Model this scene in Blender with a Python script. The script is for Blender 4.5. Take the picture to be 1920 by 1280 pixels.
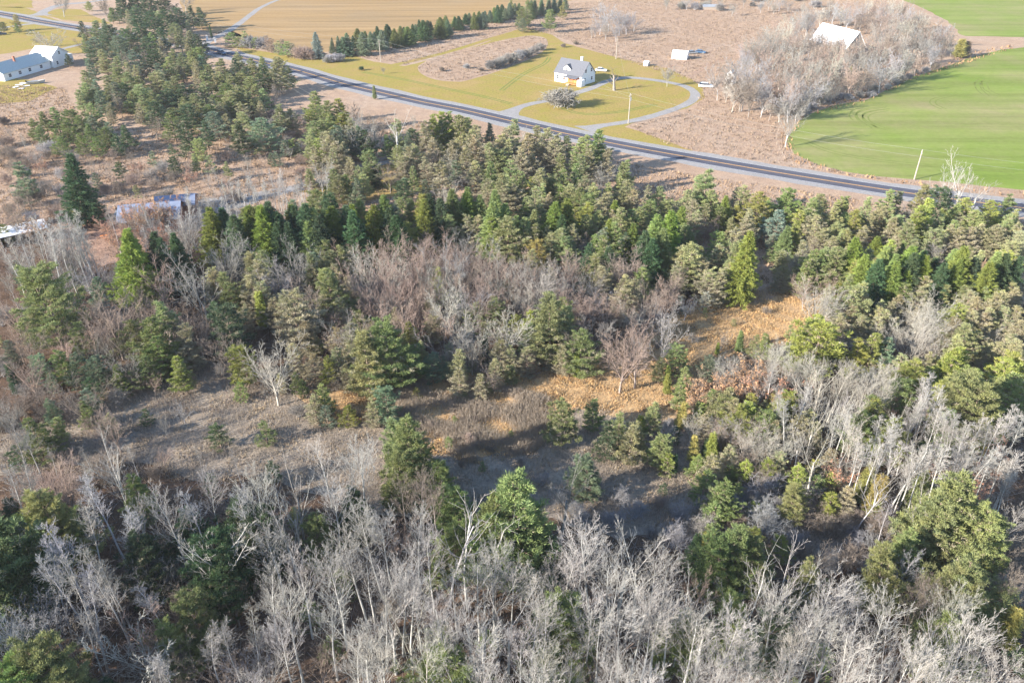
import bpy, bmesh, math, random
import numpy as np
from mathutils import Vector, Matrix
R = math.radians
SC = bpy.context.scene
for o in list(bpy.data.objects): bpy.data.objects.remove(o)
COL = SC.collection

# ------------------------------------------------------------------ camera, sky, sun, exposure
CAM_H, FPX = 70.0, 1450.0
PITCH = math.atan(890 / FPX)                      # below the horizon
cam_d = bpy.data.cameras.new("camera"); cam = bpy.data.objects.new("camera", cam_d); COL.objects.link(cam)
cam.location = (0, 0, CAM_H); cam.rotation_euler = (R(90) - PITCH, 0, 0)
cam_d.sensor_width = 36; cam_d.lens = FPX / 1920 * 36; cam_d.clip_end = 20000; cam_d.clip_start = 0.5
SC.camera = cam
SUN_EL, SHADOW_AZ = R(21.5), R(27)                  # shadows run to +X and a little away (+Y)
SUN_STR, SKY_STR, EXPO = 5.0, 0.115, 1.6
w = bpy.data.worlds.new("World"); SC.world = w; w.use_nodes = True
nt = w.node_tree; bg = nt.nodes["Background"]
sky = nt.nodes.new("ShaderNodeTexSky"); sky.sky_type = 'NISHITA'; sky.sun_disc = False
to_sun = Vector((-math.cos(SHADOW_AZ), -math.sin(SHADOW_AZ)))
sky.sun_elevation = SUN_EL; sky.sun_rotation = math.atan2(to_sun.x, to_sun.y)
sky.dust_density = 0.3; sky.ozone_density = 2.5
nt.links.new(sky.outputs[0], bg.inputs[0]); bg.inputs[1].default_value = SKY_STR
ld = bpy.data.lights.new("sun", 'SUN'); ld.energy = SUN_STR; ld.angle = R(0.6); ld.color = (1.0, 0.92, 0.80)
sun = bpy.data.objects.new("sun", ld); COL.objects.link(sun)
sdir = Vector((math.cos(SHADOW_AZ) * math.cos(SUN_EL), math.sin(SHADOW_AZ) * math.cos(SUN_EL), -math.sin(SUN_EL)))
sun.rotation_euler = sdir.to_track_quat('-Z', 'Y').to_euler(); sun.location = (-80, -40, 120)
SC.view_settings.view_transform = 'Standard'; SC.view_settings.look = 'None'
SC.view_settings.exposure = EXPO; SC.view_settings.gamma = 1.0
SC.cycles.max_bounces = 5; SC.cycles.diffuse_bounces = 3; SC.cycles.transparent_max_bounces = 4
SC.cycles.use_denoising = True; SC.cycles.denoiser = 'OPENIMAGEDENOISE'; SC.cycles.denoising_prefilter = 'ACCURATE'; SC.cycles.denoising_input_passes = 'RGB_ALBEDO_NORMAL'

sP, cP = math.sin(PITCH), math.cos(PITCH)
def G(px, py, h=0.0):                             # point of the photograph -> place in the world at height h
    u = (px - 960) / FPX; t = (py - 640) / FPX
    k = (CAM_H - h) / (sP + t * cP)
    return Vector((u * k, (cP - t * sP) * k, h))
def PX(v):                                        # world -> photograph
    d = v[1] * cP + (CAM_H - v[2]) * sP; q = -v[1] * sP + (CAM_H - v[2]) * cP
    return 960 + FPX * v[0] / d, 640 + FPX * q / d

# ------------------------------------------------------------------ helpers
def tag(o, label=None, cat=None, group=None, kind=None):
    if label: o['label'] = label
    if cat: o['category'] = cat
    if group: o['group'] = group
    if kind: o['kind'] = kind
    return o
def empty(name, loc, rz=0.0):
    o = bpy.data.objects.new(name, None); COL.objects.link(o); o.location = loc; o.rotation_euler = (0, 0, rz)
    o.empty_display_size = 0.5
    return o
def npmesh(name, V, F, k, mat, attrs=None):       # V (n,3); F (m,k) -> mesh
    me = bpy.data.meshes.new(name)
    me.vertices.add(len(V)); me.vertices.foreach_set("co", np.asarray(V, np.float32).ravel())
    F = np.asarray(F, np.int32)
    me.loops.add(F.size); me.loops.foreach_set("vertex_index", F.ravel())
    me.polygons.add(len(F)); me.polygons.foreach_set("loop_start", np.arange(len(F), dtype=np.int32) * k)
    me.update(calc_edges=True)
    for an, av in (attrs or {}).items():
        a = me.attributes.new(an, 'FLOAT', 'FACE'); a.data.foreach_set("value", np.asarray(av, np.float32))
    me.materials.append(mat); me.validate()
    return me
def link(name, me, parent=None, loc=None):
    o = bpy.data.objects.new(name, me); COL.objects.link(o)
    if parent: o.parent = parent
    if loc is not None: o.location = loc
    return o
class MB:                                         # mesh builder for built things
    def __init__(s): s.bm = bmesh.new()
    def box(s, x0, x1, y0, y1, z0, z1, M=None):
        v = [s.bm.verts.new(M @ Vector(p) if M else p) for p in ((x0,y0,z0),(x1,y0,z0),(x1,y1,z0),(x0,y1,z0),(x0,y0,z1),(x1,y0,z1),(x1,y1,z1),(x0,y1,z1))]
        for f in ((0,3,2,1),(4,5,6,7),(0,1,5,4),(1,2,6,5),(2,3,7,6),(3,0,4,7)): s.bm.faces.new([v[i] for i in f])
        return s
    def poly(s, pts): s.bm.faces.new([s.bm.verts.new(p) for p in pts]); return s
    def prism(s, prof, y0, y1, axis='y'):         # profile (a,z) extruded along y (or x)
        f = (lambda a, z, y: (a, y, z)) if axis == 'y' else (lambda a, z, y: (y, a, z))
        A = [s.bm.verts.new(f(a, z, y0)) for a, z in prof]; B = [s.bm.verts.new(f(a, z, y1)) for a, z in prof]
        n = len(prof); s.bm.faces.new(A[::-1]); s.bm.faces.new(B)
        for i in range(n): s.bm.faces.new((A[i], A[(i+1) % n], B[(i+1) % n], B[i]))
        return s
    def cyl(s, p0, p1, r0, r1=None, n=10):
        r1 = r0 if r1 is None else r1; p0 = Vector(p0); p1 = Vector(p1); d = (p1 - p0).normalized()
        a = d.orthogonal().normalized(); b = d.cross(a)
        A = [s.bm.verts.new(p0 + (a*math.cos(t)+b*math.sin(t))*r0) for t in [6.2832*i/n for i in range(n)]]
        B = [s.bm.verts.new(p1 + (a*math.cos(t)+b*math.sin(t))*r1) for t in [6.2832*i/n for i in range(n)]]
        s.bm.faces.new(A[::-1]); s.bm.faces.new(B)
        for i in range(n): s.bm.faces.new((A[i], A[(i+1) % n], B[(i+1) % n], B[i]))
        return s
    def build(s, name, mat, parent=None, bevel=0.0, smooth=False):
        bmesh.ops.recalc_face_normals(s.bm, faces=s.bm.faces)
        if bevel: bmesh.ops.bevel(s.bm, geom=list(s.bm.edges), offset=bevel, segments=2, affect='EDGES', clamp_overlap=True)
        me = bpy.data.meshes.new(name); s.bm.to_mesh(me); s.bm.free(); me.materials.append(mat)
        if smooth:
            for p in me.polygons: p.use_smooth = True
        return link(name, me, parent)

# ------------------------------------------------------------------ materials
class NT:
    def __init__(s, name):
        s.m = bpy.data.materials.new(name); s.m.use_nodes = True; s.t = s.m.node_tree; s.t.nodes.clear()
        s.out = s.n("ShaderNodeOutputMaterial")
    def n(s, k, **kw):
        x = s.t.nodes.new(k)
        for a, b in kw.items(): setattr(x, a, b)
        return x
    def l(s, a, b): s.t.links.new(a, b)
    def pos(s, scale=1.0, rot=0.0, obj=False):
        m = s.n("ShaderNodeMapping"); m.inputs["Scale"].default_value = scale if isinstance(scale, tuple) else (scale,)*3; m.inputs["Rotation"].default_value = (0, 0, rot)
        if obj: s.l(s.n("ShaderNodeTexCoord").outputs["Object"], m.inputs[0])
        else: s.l(s.n("ShaderNodeNewGeometry").outputs["Position"], m.inputs[0])
        return m.outputs[0]
    def noise(s, scale, detail=4, rough=0.6, vec=None, dist=0.0):
        x = s.n("ShaderNodeTexNoise"); x.inputs["Scale"].default_value = scale; x.inputs["Detail"].default_value = detail
        x.inputs["Roughness"].default_value = rough; x.inputs["Distortion"].default_value = dist
        s.l(vec if vec is not None else s.pos(), x.inputs["Vector"]); return x.outputs["Fac"]
    def ramp(s, fac, stops):
        r = s.n("ShaderNodeValToRGB"); e = r.color_ramp.elements
        while len(e) < len(stops): e.new(0.5)
        for i, (p, c) in enumerate(stops): e[i].position = p; e[i].color = (*c, 1) if len(c) == 3 else c
        s.l(fac, r.inputs[0]); return r.outputs[0]
    def mix(s, fac, a, b, mode='MIX'):
        x = s.n("ShaderNodeMix", data_type='RGBA', blend_type=mode)
        for v, i in ((fac, 0), (a, 6), (b, 7)):
            if isinstance(v, (int, float)): x.inputs[i].default_value = v
            elif isinstance(v, tuple): x.inputs[i].default_value = (*v, 1)
            else: s.l(v, x.inputs[i])
        return x.outputs[2]
    def principled(s, col, rough=0.9, bump=None, bstr=0.4, bdist=0.1, spec=0.2, metal=0.0):
        b = s.n("ShaderNodeBsdfPrincipled"); b.inputs["Roughness"].default_value = rough
        b.inputs["Specular IOR Level"].default_value = spec; b.inputs["Metallic"].default_value = metal
        if isinstance(col, tuple): b.inputs["Base Color"].default_value = (*col, 1)
        else: s.l(col, b.inputs["Base Color"])
        if bump is not None:
            q = s.n("ShaderNodeBump"); q.inputs["Strength"].default_value = bstr; q.inputs["Distance"].default_value = bdist
            s.l(bump, q.inputs["Height"]); s.l(q.outputs[0], b.inputs["Normal"])
        s.l(b.outputs[0], s.out.inputs[0]); return s.m
def plain(name, col, rough=0.7, var=0.18, scale=1.5, spec=0.3, metal=0.0):
    t = NT(name); f = t.noise(scale, 5, 0.65, t.pos(1.0, obj=True))
    dark = tuple(c * (1 - var) for c in col); lite = tuple(min(1, c * (1 + var)) for c in col)
    return t.principled(t.ramp(f, [(0.3, dark), (0.7, lite)]), rough, f, 0.15, 0.02, spec, metal)
def ground_mat(name, cols, big=0.035, mid=0.35, fine=2.2, bstr=0.9, bdist=0.35, tint=None):
    t = NT(name)
    a = t.ramp(t.noise(big, 5, 0.6), [(0.34, cols[0]), (0.5, cols[1]), (0.66, cols[2])])
    m = t.noise(mid, 6, 0.72, None, 0.4)
    a = t.mix(t.ramp(m, [(0.42, (0, 0, 0)), (0.66, (0.75,)*3)]), a, cols[3])
    f = t.noise(fine, 5, 0.75)
    a = t.mix(0.85, a, t.ramp(f, [(0.3, (0.52,)*3), (0.5, (1,)*3), (0.72, (1.35,)*3)]), 'MULTIPLY')
    return t.principled(a, 1.0, t.mix(0.5, m, f), bstr, bdist, 0.0)
M = {}
M['scrub'] = ground_mat('dry_scrub_ground', [(0.378,0.259,0.178), (0.417,0.296,0.211), (0.417,0.315,0.240), (0.301,0.211,0.158)])
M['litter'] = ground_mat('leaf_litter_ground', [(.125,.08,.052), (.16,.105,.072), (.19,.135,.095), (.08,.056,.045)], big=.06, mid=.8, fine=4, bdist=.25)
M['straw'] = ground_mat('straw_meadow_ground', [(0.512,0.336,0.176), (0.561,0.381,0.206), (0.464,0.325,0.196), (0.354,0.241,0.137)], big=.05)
M['shade'] = ground_mat('shade_toned_ground', [(.27,.225,.18), (.33,.275,.22), (.27,.225,.175), (.19,.155,.125)], big=.05)  # meadow ground greyed and darkened: tree shade put into its colour
M['lawn'] = ground_mat('lawn_ground', [(0.310,0.232,0.078), (0.273,0.232,0.061), (0.338,0.241,0.098), (0.310,0.215,0.090)], big=.045, mid=.25, fine=1.5, bstr=.3, bdist=.08)
M['gold'] = None
def field_mat(name, cols, rot, wscale, amp, stretch=(1, .08, 1)):
    t = NT(name); p = t.pos(1.0)
    a = t.ramp(t.noise(.018, 7, .68), [(0.35, cols[0]), (0.5, cols[1]), (0.68, cols[2])])
    st = t.n("ShaderNodeTexNoise"); mp = t.pos(stretch, rot); t.l(mp, st.inputs["Vector"]); st.inputs["Scale"].default_value = wscale; st.inputs["Detail"].default_value = 4; st.inputs["Roughness"].default_value = .7
    a = t.mix(1.0, a, t.ramp(st.outputs["Fac"], [(0.35, (1-amp,)*3), (0.65, (1+amp,)*3)]), 'MULTIPLY')
    f = t.noise(.6, 5, .7)
    a = t.mix(1.0, a, t.ramp(f, [(0.3, (.9,)*3), (.7, (1.1,)*3)]), 'MULTIPLY')
    return t.principled(a, 1.0, f, .3, .1, 0.0)
M['gold'] = field_mat('stubble_field', [(0.311,0.206,0.100), (0.303,0.206,0.107), (0.289,0.206,0.118)], R(-14), .13, .20, (.06, 1, 1))
M['green'] = field_mat('winter_wheat_field', [(.165,.225,.045), (.205,.235,.07), (.27,.235,.12)], R(12), .13, .15, (.06, 1, 1))
M['asphalt'] = field_mat('road_asphalt', [(.074,.078,.10), (.09,.093,.118), (.10,.102,.122)], R(-23), 1.2, .12, (.05, 1, 1))
M['gravel'] = ground_mat('gravel', [(0.294,0.277,0.269), (0.322,0.307,0.300), (0.280,0.270,0.262), (0.238,0.226,0.216)], big=.1, mid=1.0, fine=5, bstr=.3, bdist=.04)
M['yellow'] = plain('yellow_road_paint', (.60,.33,.10), .7)
M['whiteline'] = plain('white_road_paint', (.55,.55,.55), .7)
M['wood'] = plain('weathered_wood', (.34,.28,.23), .9, .25, 3)
M['post'] = plain('pale_post_wood', (.34,.30,.26), .9, .25, 3)
M['white'] = plain('white_siding', (.80,.80,.80), .6, .05)
M['greyroof'] = plain('grey_shingle_roof', (.115,.12,.14), .9, .18, 4)
M['palegrey'] = plain('pale_grey_roof', (.42,.46,.45), .9, .12, 2)
M['metalroof'] = plain('white_metal_roof', (.82,.83,.85), .45, .06, .4)
M['glass'] = plain('window_glass', (.03,.04,.06), .15, .2, 1, .6)
M['shadeblue'] = plain('shade_blue_metal', (.20,.235,.33), .6, .1)  # bluish shade of the roof slope put into its base colour
M['brick'] = plain('red_brown_brick', (.33,.14,.09), .9, .25, 5)
M['orange'] = plain('orange_wood', (.60,.23,.08), .8, .3, 4)
M['rubber'] = plain('tyre_rubber', (.02,.02,.02), .9)
M['carblue'] = plain('dark_blue_car_paint', (.04,.09,.17), .3, .05, 1, .6)
M['carwhite'] = plain('white_car_paint', (.80,.80,.80), .3, .03, 1, .6)
M['cargrey'] = plain('grey_car_paint', (.25,.27,.30), .4, .05, 1, .6)
M['wire'] = plain('wire_metal', (.28,.28,.27), .5)
M['ceramic'] = plain('insulator_grey', (.45,.45,.45), .5)
M['stone'] = plain('pale_stone', (.50,.46,.42), .9, .25, 3)
M['rust'] = plain('rusty_steel', (.30,.17,.11), .9, .35, 3)
M['tarp'] = plain('pale_canvas', (.72,.72,.72), .8, .1)
M['dirt'] = ground_mat('red_dirt_yard', [(.36,.22,.16), (.40,.26,.19), (.38,.27,.21), (.29,.19,.14)], big=.1)
M['track'] = plain('wheel_track_soil', (.165,.195,.055), 1.0, .2, .4, 0)

def foliage_mat(name, dry_col):
    t = NT(name); oi = t.n("ShaderNodeObjectInfo"); at = t.n("ShaderNodeAttribute", attribute_name="dry")
    f = t.noise(.9, 3, .6, t.pos(1.0, obj=True))
    c = t.mix(1.0, oi.outputs["Color"], t.ramp(f, [(.3, (.72, .78, .8)), (.7, (1.25, 1.18, 1.0))]), 'MULTIPLY')
    c = t.mix(at.outputs["Fac"], c, dry_col)
    d = t.n("ShaderNodeBsdfDiffuse"); tr = t.n("ShaderNodeBsdfTranslucent"); mx = t.n("ShaderNodeMixShader"); mx.inputs[0].default_value = .22
    t.l(c, d.inputs[0]); t.l(c, tr.inputs[0]); t.l(d.outputs[0], mx.inputs[1]); t.l(tr.outputs[0], mx.inputs[2]); t.l(mx.outputs[0], t.out.inputs[0])
    return t.m
def bark_mat(name, mul=1.0, speck=0.0):
    t = NT(name); oi = t.n("ShaderNodeObjectInfo")
    f = t.noise(2.5, 3, .7, t.pos((1, 1, .5), obj=True))
    c = t.mix(1.0, oi.outputs["Color"], t.ramp(f, [(.3, (.72*mul,)*3), (.7, (1.15*mul,)*3)]), 'MULTIPLY')
    d = t.n("ShaderNodeBsdfDiffuse"); t.l(c, d.inputs[0]); t.l(d.outputs[0], t.out.inputs[0]); return t.m
M['needles'] = foliage_mat('conifer_needles', (.40, .36, .26))
M['leaves'] = foliage_mat('dry_oak_leaves', (.42, .30, .2))
M['bark'] = bark_mat('tree_bark'); M['twig'] = bark_mat('bare_twigs', .92)
M['drygrass'] = foliage_mat('dry_grass_blades', (.20, .14, .10))

# ------------------------------------------------------------------ tree prototypes (numpy)
def prisms(S, k=3):                               # list of (p0,p1,r0,r1) -> open k-sided prisms
    A = np.array([[*a, *b, c, d] for a, b, c, d in S], float)
    p0, p1, r0, r1 = A[:, :3], A[:, 3:6], A[:, 6:7], A[:, 7:8]
    d = p1 - p0; d /= np.maximum(np.linalg.norm(d, axis=1, keepdims=True), 1e-6)
    ref = np.where(np.abs(d[:, 2:3]) > .9, [[1., 0, 0]], [[0, 0, 1.]])
    u = np.cross(d, ref); u /= np.linalg.norm(u, axis=1, keepdims=True); v = np.cross(d, u)
    rings = []
    for P, r in ((p0, r0), (p1, r1)):
        for i in range(k):
            t = 2 * math.pi * i / k; rings.append(P + (u * math.cos(t) + v * math.sin(t)) * r)
    V = np.stack(rings, 1).reshape(-1, 3); n = len(A)
    base = (np.arange(n) * 2 * k)[:, None, None]
    q = np.array([[i, (i+1) % k, k + (i+1) % k, k + i] for i in range(k)])[None]
    return V, (base + q).reshape(-1, 4)
def grow(S, rng, p, d, L, r, lev, P):
    n = P['steps'][lev]; seg = L / n; pts = [(p.copy(), r)]
    wob = P['wob'][lev]; trop = P['trop'][lev]; r1 = r * P['tip'][lev]
    for i in range(n):
        d = (d + Vector((rng.gauss(0, wob), rng.gauss(0, wob), rng.gauss(0, wob) + trop))).normalized()
        q = p + d * seg; rr = r + (r1 - r) * (i + 1) / n
        S[lev].append((tuple(p), tuple(q), pts[-1][1], rr)); pts.append((q.copy(), rr)); p = q
    if lev + 1 >= len(P['steps']): return
    c = P['count'][lev]; c = max(1, int(c * rng.uniform(.8, 1.2))); az = rng.uniform(0, 6.28)
    for j in range(c):
        u = P['start'][lev] + (1 - P['start'][lev]) * (j + rng.random()) / c
        x = min(u * n, n - 1e-3); i = int(x); f = x - i
        q = pts[i][0].lerp(pts[i+1][0], f); rq = pts[i][1] * (1-f) + pts[i+1][1] * f
        ax = (pts[i+1][0] - pts[i][0]).normalized(); o = ax.orthogonal().normalized(); az += 2.4 + rng.uniform(-.5, .5)
        side = (Matrix.Rotation(az, 3, ax) @ o)
        a = R(P['ang'][lev] + rng.uniform(-1, 1) * P['angv'][lev])
        nd = ax * math.cos(a) + side * math.sin(a)
        nl = P['len'][lev](u, L) * rng.uniform(.7, 1.2)
        grow(S, rng, q, nd, nl, max(P['rmin'], rq * P['rr'][lev]), lev + 1, P)
def bare_proto(seed, P, H):
    rng = random.Random(seed); S = [[] for _ in P['steps']]
    for k in range(P.get('stems', 1)):
        st = P.get('spread', 0)
        d = Vector((rng.gauss(0, st), rng.gauss(0, st), 1)).normalized()
        q0 = Vector((rng.gauss(0, .25), rng.gauss(0, .25), -.1)) if P.get('stems', 1) > 1 else Vector((0, 0, -.1))
        grow(S, rng, q0, d, H * P['trunk'] * rng.uniform(.85, 1.05), P['r0'], 0, P)
    lo = P.get('split', 1)
    T = sum(S[:lo], []); C = sum(S[lo:], [])
    V, F = prisms(T, 7); tm = npmesh("trunk", V, F, 4, M['bark'])
    for p in tm.polygons: p.use_smooth = True
    V, F = prisms(C, 3); cm = npmesh("crown", V, F, 4, M['twig'])
    return tm, cm
def poplarP(dense=1.0, st=.38):
    return dict(steps=[12, 6, 4, 2, 1], wob=[.022, .035, .05, .07, .08], trop=[.015, .085, .09, .10, .10], tip=[.12, .25, .4, .5, .6], count=[int(20*dense), 7, 6, 2], start=[st, .15, .15, .2],
        ang=[36, 29, 27, 25], angv=[9, 8, 9, 9], len=[lambda u, L: L*(.12+.25*max(0, 1-abs(u-(st+.12))*1.55)), lambda u, L: L*.42*(1.2-u*.75), lambda u, L: L*.45*(1.2-u*.6), lambda u, L: L*.5],
        rr=[.46, .50, .56, .8], rmin=.0105, trunk=1.0, r0=.15)
def ashP():   # trunk forks into a few strong limbs, rounded crown near the top
    return dict(steps=[6, 7, 4, 3, 1], wob=[.03, .06, .07, .08, .1], trop=[.02, .06, .08, .09, .10], tip=[.7, .25, .35, .5, .6], count=[7, 8, 5, 2], start=[.5, .2, .15, .2],
        ang=[28, 31, 28, 26], angv=[10, 9, 9, 9], len=[lambda u, L: L*.85, lambda u, L: L*.34*(1.2-u*.7), lambda u, L: L*.42*(1.2-u*.6), lambda u, L: L*.5],
        rr=[.52, .48, .56, .8], rmin=.0105, trunk=.55, r0=.16)
def mapleP(rmin=.015):
    return dict(steps=[4, 7, 4, 2, 1], wob=[.04, .055, .07, .08, .1], trop=[.02, .045, .04, .04, .03], tip=[.75, .2, .35, .5, .6], count=[9, 9, 6, 3], start=[.35, .15, .15, .2],
        ang=[33, 34, 34, 34], angv=[14, 12, 14, 14], len=[lambda u, L: L*2.2, lambda u, L: L*.36*(1.25-u*.8), lambda u, L: L*.45*(1.2-u*.6), lambda u, L: L*.5],
        rr=[.5, .45, .55, .7], rmin=rmin, trunk=.3, r0=.16)
def shrubP(rmin=.014, stems=16):
    return dict(steps=[5, 3, 2, 1], wob=[.12, .15, .2, .2], trop=[.0, .05, .04, .0], tip=[.3, .4, .5, .6], count=[7, 6, 4], start=[.2, .15, .15],
        ang=[38, 40, 38], angv=[14, 14, 14], len=[lambda u, L: L*.5*(1.2-u*.6), lambda u, L: L*.5, lambda u, L: L*.55], rr=[.55, .6, .7], rmin=rmin, trunk=.95, r0=.045, stems=stems, spread=.42, split=1)
def snagP():
    return dict(steps=[9, 5, 2], wob=[.05, .12, .2], trop=[.01, .10, .05], tip=[.35, .3, .4], count=[7, 3], start=[.45, .3],
        ang=[34, 42], angv=[12, 14], len=[lambda u, L: L*.33, lambda u, L: L*.4], rr=[.6, .6], rmin=.02, trunk=1.0, r0=.13)
def birchP():
    return dict(steps=[12, 4, 3, 1], wob=[.03, .07, .09, .1], trop=[.01, .14, .08, .05], tip=[.15, .3, .5, .6], count=[20, 7, 6], start=[.55, .2, .2],
        ang=[38, 38, 38], angv=[12, 12, 14], len=[lambda u, L: L*.19*(1.35-u), lambda u, L: L*.5, lambda u, L: L*.5], rr=[.45, .6, .75], rmin=.016, trunk=1.0, r0=.13)

def tris(c, d, ln, wd, rng):                      # thin triangles from centres c along d
    n = len(c); d = d / np.maximum(np.linalg.norm(d, axis=1, keepdims=True), 1e-6)
    q = rng.normal(size=(n, 3)); s = np.cross(d, q); s /= np.maximum(np.linalg.norm(s, axis=1, keepdims=True), 1e-6)
    a = c + s * wd[:, None] * .5; b = c - s * wd[:, None] * .5; t = c + d * ln[:, None]
    V = np.stack([a, b, t], 1).reshape(-1, 3); return V, np.arange(3 * n).reshape(-1, 3)
def pine_proto(seed, H=10.0, wid=.26, dry=.15, low=.10, tiers=11, per=6, tufts=26, blade=.34, open_=.10, round_=.8, dens=1.0):
    rg = np.random.default_rng(seed); C = []; D = []; DR = []; limbs = []
    lean = rg.normal(0, .02, 2); ph = rg.uniform(0, 6.28, 2)
    ax = lambda z: np.array([lean[0]*z + .12*math.sin(z*.6+ph[0]), lean[1]*z + .12*math.cos(z*.5+ph[1]), z])
    lobes = [(rg.uniform(0, 6.28), rg.uniform(.15, .95), rg.uniform(.5, 1.45)) for _ in range(8)]
    for ti in range(tiers):
        t = low + (1 - low) * ((ti + rg.uniform(.1, .7)) / tiers) ** .92
        m = max(3, int(round(per * rg.uniform(.75, 1.25) * (1.1 - .5 * t)))); off = rg.uniform(0, 6.28); tg = rg.uniform(.8, 1.2)
        for b in range(m):
            az = off + 6.2832 * b / m + rg.uniform(-.3, .3)
            prof = ((1 - t) ** round_) * min(1.0, (t - low) / .14 + .55); gain = tg
            for la, lt, lg in lobes: gain += (lg - 1) * math.exp(-((t - lt) / .14) ** 2) * max(0, math.cos(az - la))
            Lb = max(.25, H * wid * (prof * 1.15 + .04) * gain * rg.uniform(.7, 1.2)); tt = t * H * .97 + rg.uniform(-.25, .25)
            up = -.10 + t * .8 + rg.uniform(-.1, .12); base = ax(tt); dv = np.array([math.cos(az), math.sin(az), 0.0]); sd = np.array([-dv[1], dv[0], 0])
            bz = lambda x: up * Lb * x + .20 * Lb * x * x
            pts = [base + dv * Lb * x + np.array([0, 0, bz(x)]) for x in (0, .5, .95)]
            limbs += [(tuple(pts[0]), tuple(pts[1]), .05, .032), (tuple(pts[1]), tuple(pts[2]), .032, .012)]
            ns = max(3, int(dens * (3 + 4.2 * Lb)))
            for k in range(ns):                       # side shoots, each a small upturned spray
                x = 1.0 if k == 0 else rg.uniform(.28, 1.0); side = (-1) ** k
                lat = 0 if k == 0 else side * rg.uniform(.1, .46) * Lb * (1.15 - x) ** .8
                if rg.random() < open_: continue
                pc = base + dv * (Lb * x + abs(lat) * .3) + sd * lat + np.array([0, 0, bz(x) + rg.uniform(-.06, .12)])
                pr = rg.uniform(.20, .42) * (H / 10) ** .5; q = rg.normal(size=(tufts, 3)); q /= np.linalg.norm(q, axis=1, keepdims=True); q[:, 2] = np.abs(q[:, 2]) * .8 - .12
                q = q * rg.uniform(.35, 1.0, (tufts, 1)); ax_ = dv * (1 if k == 0 else .7) + sd * side * (0 if k == 0 else .6)
                cc = pc + q * pr * np.array([1, 1, .6]) + ax_ * rg.uniform(-.5, .9, (tufts, 1)) * pr
                isdry = 1.0 if rg.random() < dry * min(1.6, 1.9 - 1.75 * t) * (1.3 if x < .6 else .85) else 0.0
                C.append(cc); D.append(q * .7 + ax_ * .35 + np.array([0, 0, .55]) + rg.normal(0, .35, q.shape)); DR.append(np.clip(np.full(tufts, isdry) + rg.normal(0, .12, tufts), 0, 1))
    C = np.concatenate(C); D = np.concatenate(D); DR = np.concatenate(DR)
    V, F = tris(C, D, rg.uniform(.65, 1.2, len(C)) * blade, rg.uniform(.30, .46, len(C)) * blade * .8, rg)
    cm = npmesh("crown", V, F, 3, M['needles'], {"dry": DR})
    zs = np.linspace(0, H * .97, 10); S = [(tuple(ax(zs[i]) if i else (0, 0, -.1)), tuple(ax(zs[i+1])), .17*(H/10)*(1-zs[i]/H)+.02, .17*(H/10)*(1-zs[i+1]/H)+.02) for i in range(9)]
    V, F = prisms(S + limbs, 6); tm = npmesh("trunk", V, F, 4, M['bark'])
    return tm, cm
def spruce_proto(seed, H=12.0, wid=.19, blade=.42, droop=.35, layers=30, per=9):
    rg = np.random.default_rng(seed); C = []; D = []; DR = []; limbs = []
    for a in range(layers):
        t = .05 + .95 * (a / layers) ** .92; z = H * t
        Rr = H * wid * ((1 - t) ** .82) * rg.uniform(.86, 1.14) + .12
        m = max(4, int(per * (1 - t * .5))); off = rg.uniform(0, 6.28)
        for b in range(m):
            az = off + 6.2832 * b / m + rg.uniform(-.25, .25); Lb = Rr * rg.uniform(.68, 1.22); dv = np.array([math.cos(az), math.sin(az), 0])
            u = rg.uniform(.12, 1, int(12 + Lb * 12)); n = len(u); sd = np.array([-dv[1], dv[0], 0])
            lat = rg.uniform(-1, 1, n) * (.10 + .26 * (1 - u)) * min(Lb, 1.8)
            zz = z + (.25 * (1 - t) - droop * (u ** 1.2) + .22 * u ** 3) * Lb * .9
            P_ = dv[None] * (u * Lb)[:, None] + sd[None] * lat[:, None]; P_[:, 2] = zz
            for j in range(3):
                C.append(P_ + rg.normal(0, .05, P_.shape)); D.append(dv[None] * .8 + np.sign(lat)[:, None] * sd[None] * .55 + rg.normal(0, .35, P_.shape) + np.array([0, 0, -.28 if j else .25])); DR.append(np.zeros(n))
            if t < .8: limbs.append(((0, 0, z), tuple(dv * Lb * .85 + np.array([0, 0, z + (.25*(1-t) - droop*.7) * Lb*.9])), .03, .012))
    C = np.concatenate(C); D = np.concatenate(D); DR = np.concatenate(DR)
    V, F = tris(C, D, rg.uniform(.7, 1.25, len(C)) * blade, rg.uniform(.24, .42, len(C)) * blade * .75, rg)
    V = np.concatenate([V]); cm = npmesh("crown", V, F, 3, M['needles'], {"dry": DR})
    V, F = prisms([((0, 0, -.1), (0, 0, H * .5), .18, .10), ((0, 0, H*.5), (0, 0, H * 1.0), .10, .015)] + limbs, 6)
    return npmesh("trunk", V, F, 4, M['bark']), cm
def leafy(tm_cm, seed, n=1300, zmin=.35, H=9.0, rad=.4, size=.26):     # bare tree that kept its dry leaves
    rg = np.random.default_rng(seed); tm, cm = tm_cm
    V = np.empty(len(cm.vertices) * 3, np.float32); cm.vertices.foreach_get("co", V); V = V.reshape(-1, 3)
    V = V[V[:, 2] > H * zmin]; c = V[rg.integers(0, len(V), n)] + rg.normal(0, .12, (n, 3))
    keep = np.sin(c[:, 0]*1.7+seed) * np.cos(c[:, 1]*1.9) + np.sin(c[:, 2]*1.5) > -.5; c = c[keep]; n = len(c)
    V2, F2 = tris(c, rg.normal(size=(n, 3)), rg.uniform(.7, 1.2, n)*size, rg.uniform(.6, 1, n)*size, rg)
    lm = npmesh("leaves", V2, F2, 3, M['leaves'], {"dry": (rg.random(n) < .25).astype(float)})
    return tm, cm, lm
def unit(kind, H, meshes): return dict(kind=kind, H=H, m=meshes)
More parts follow.
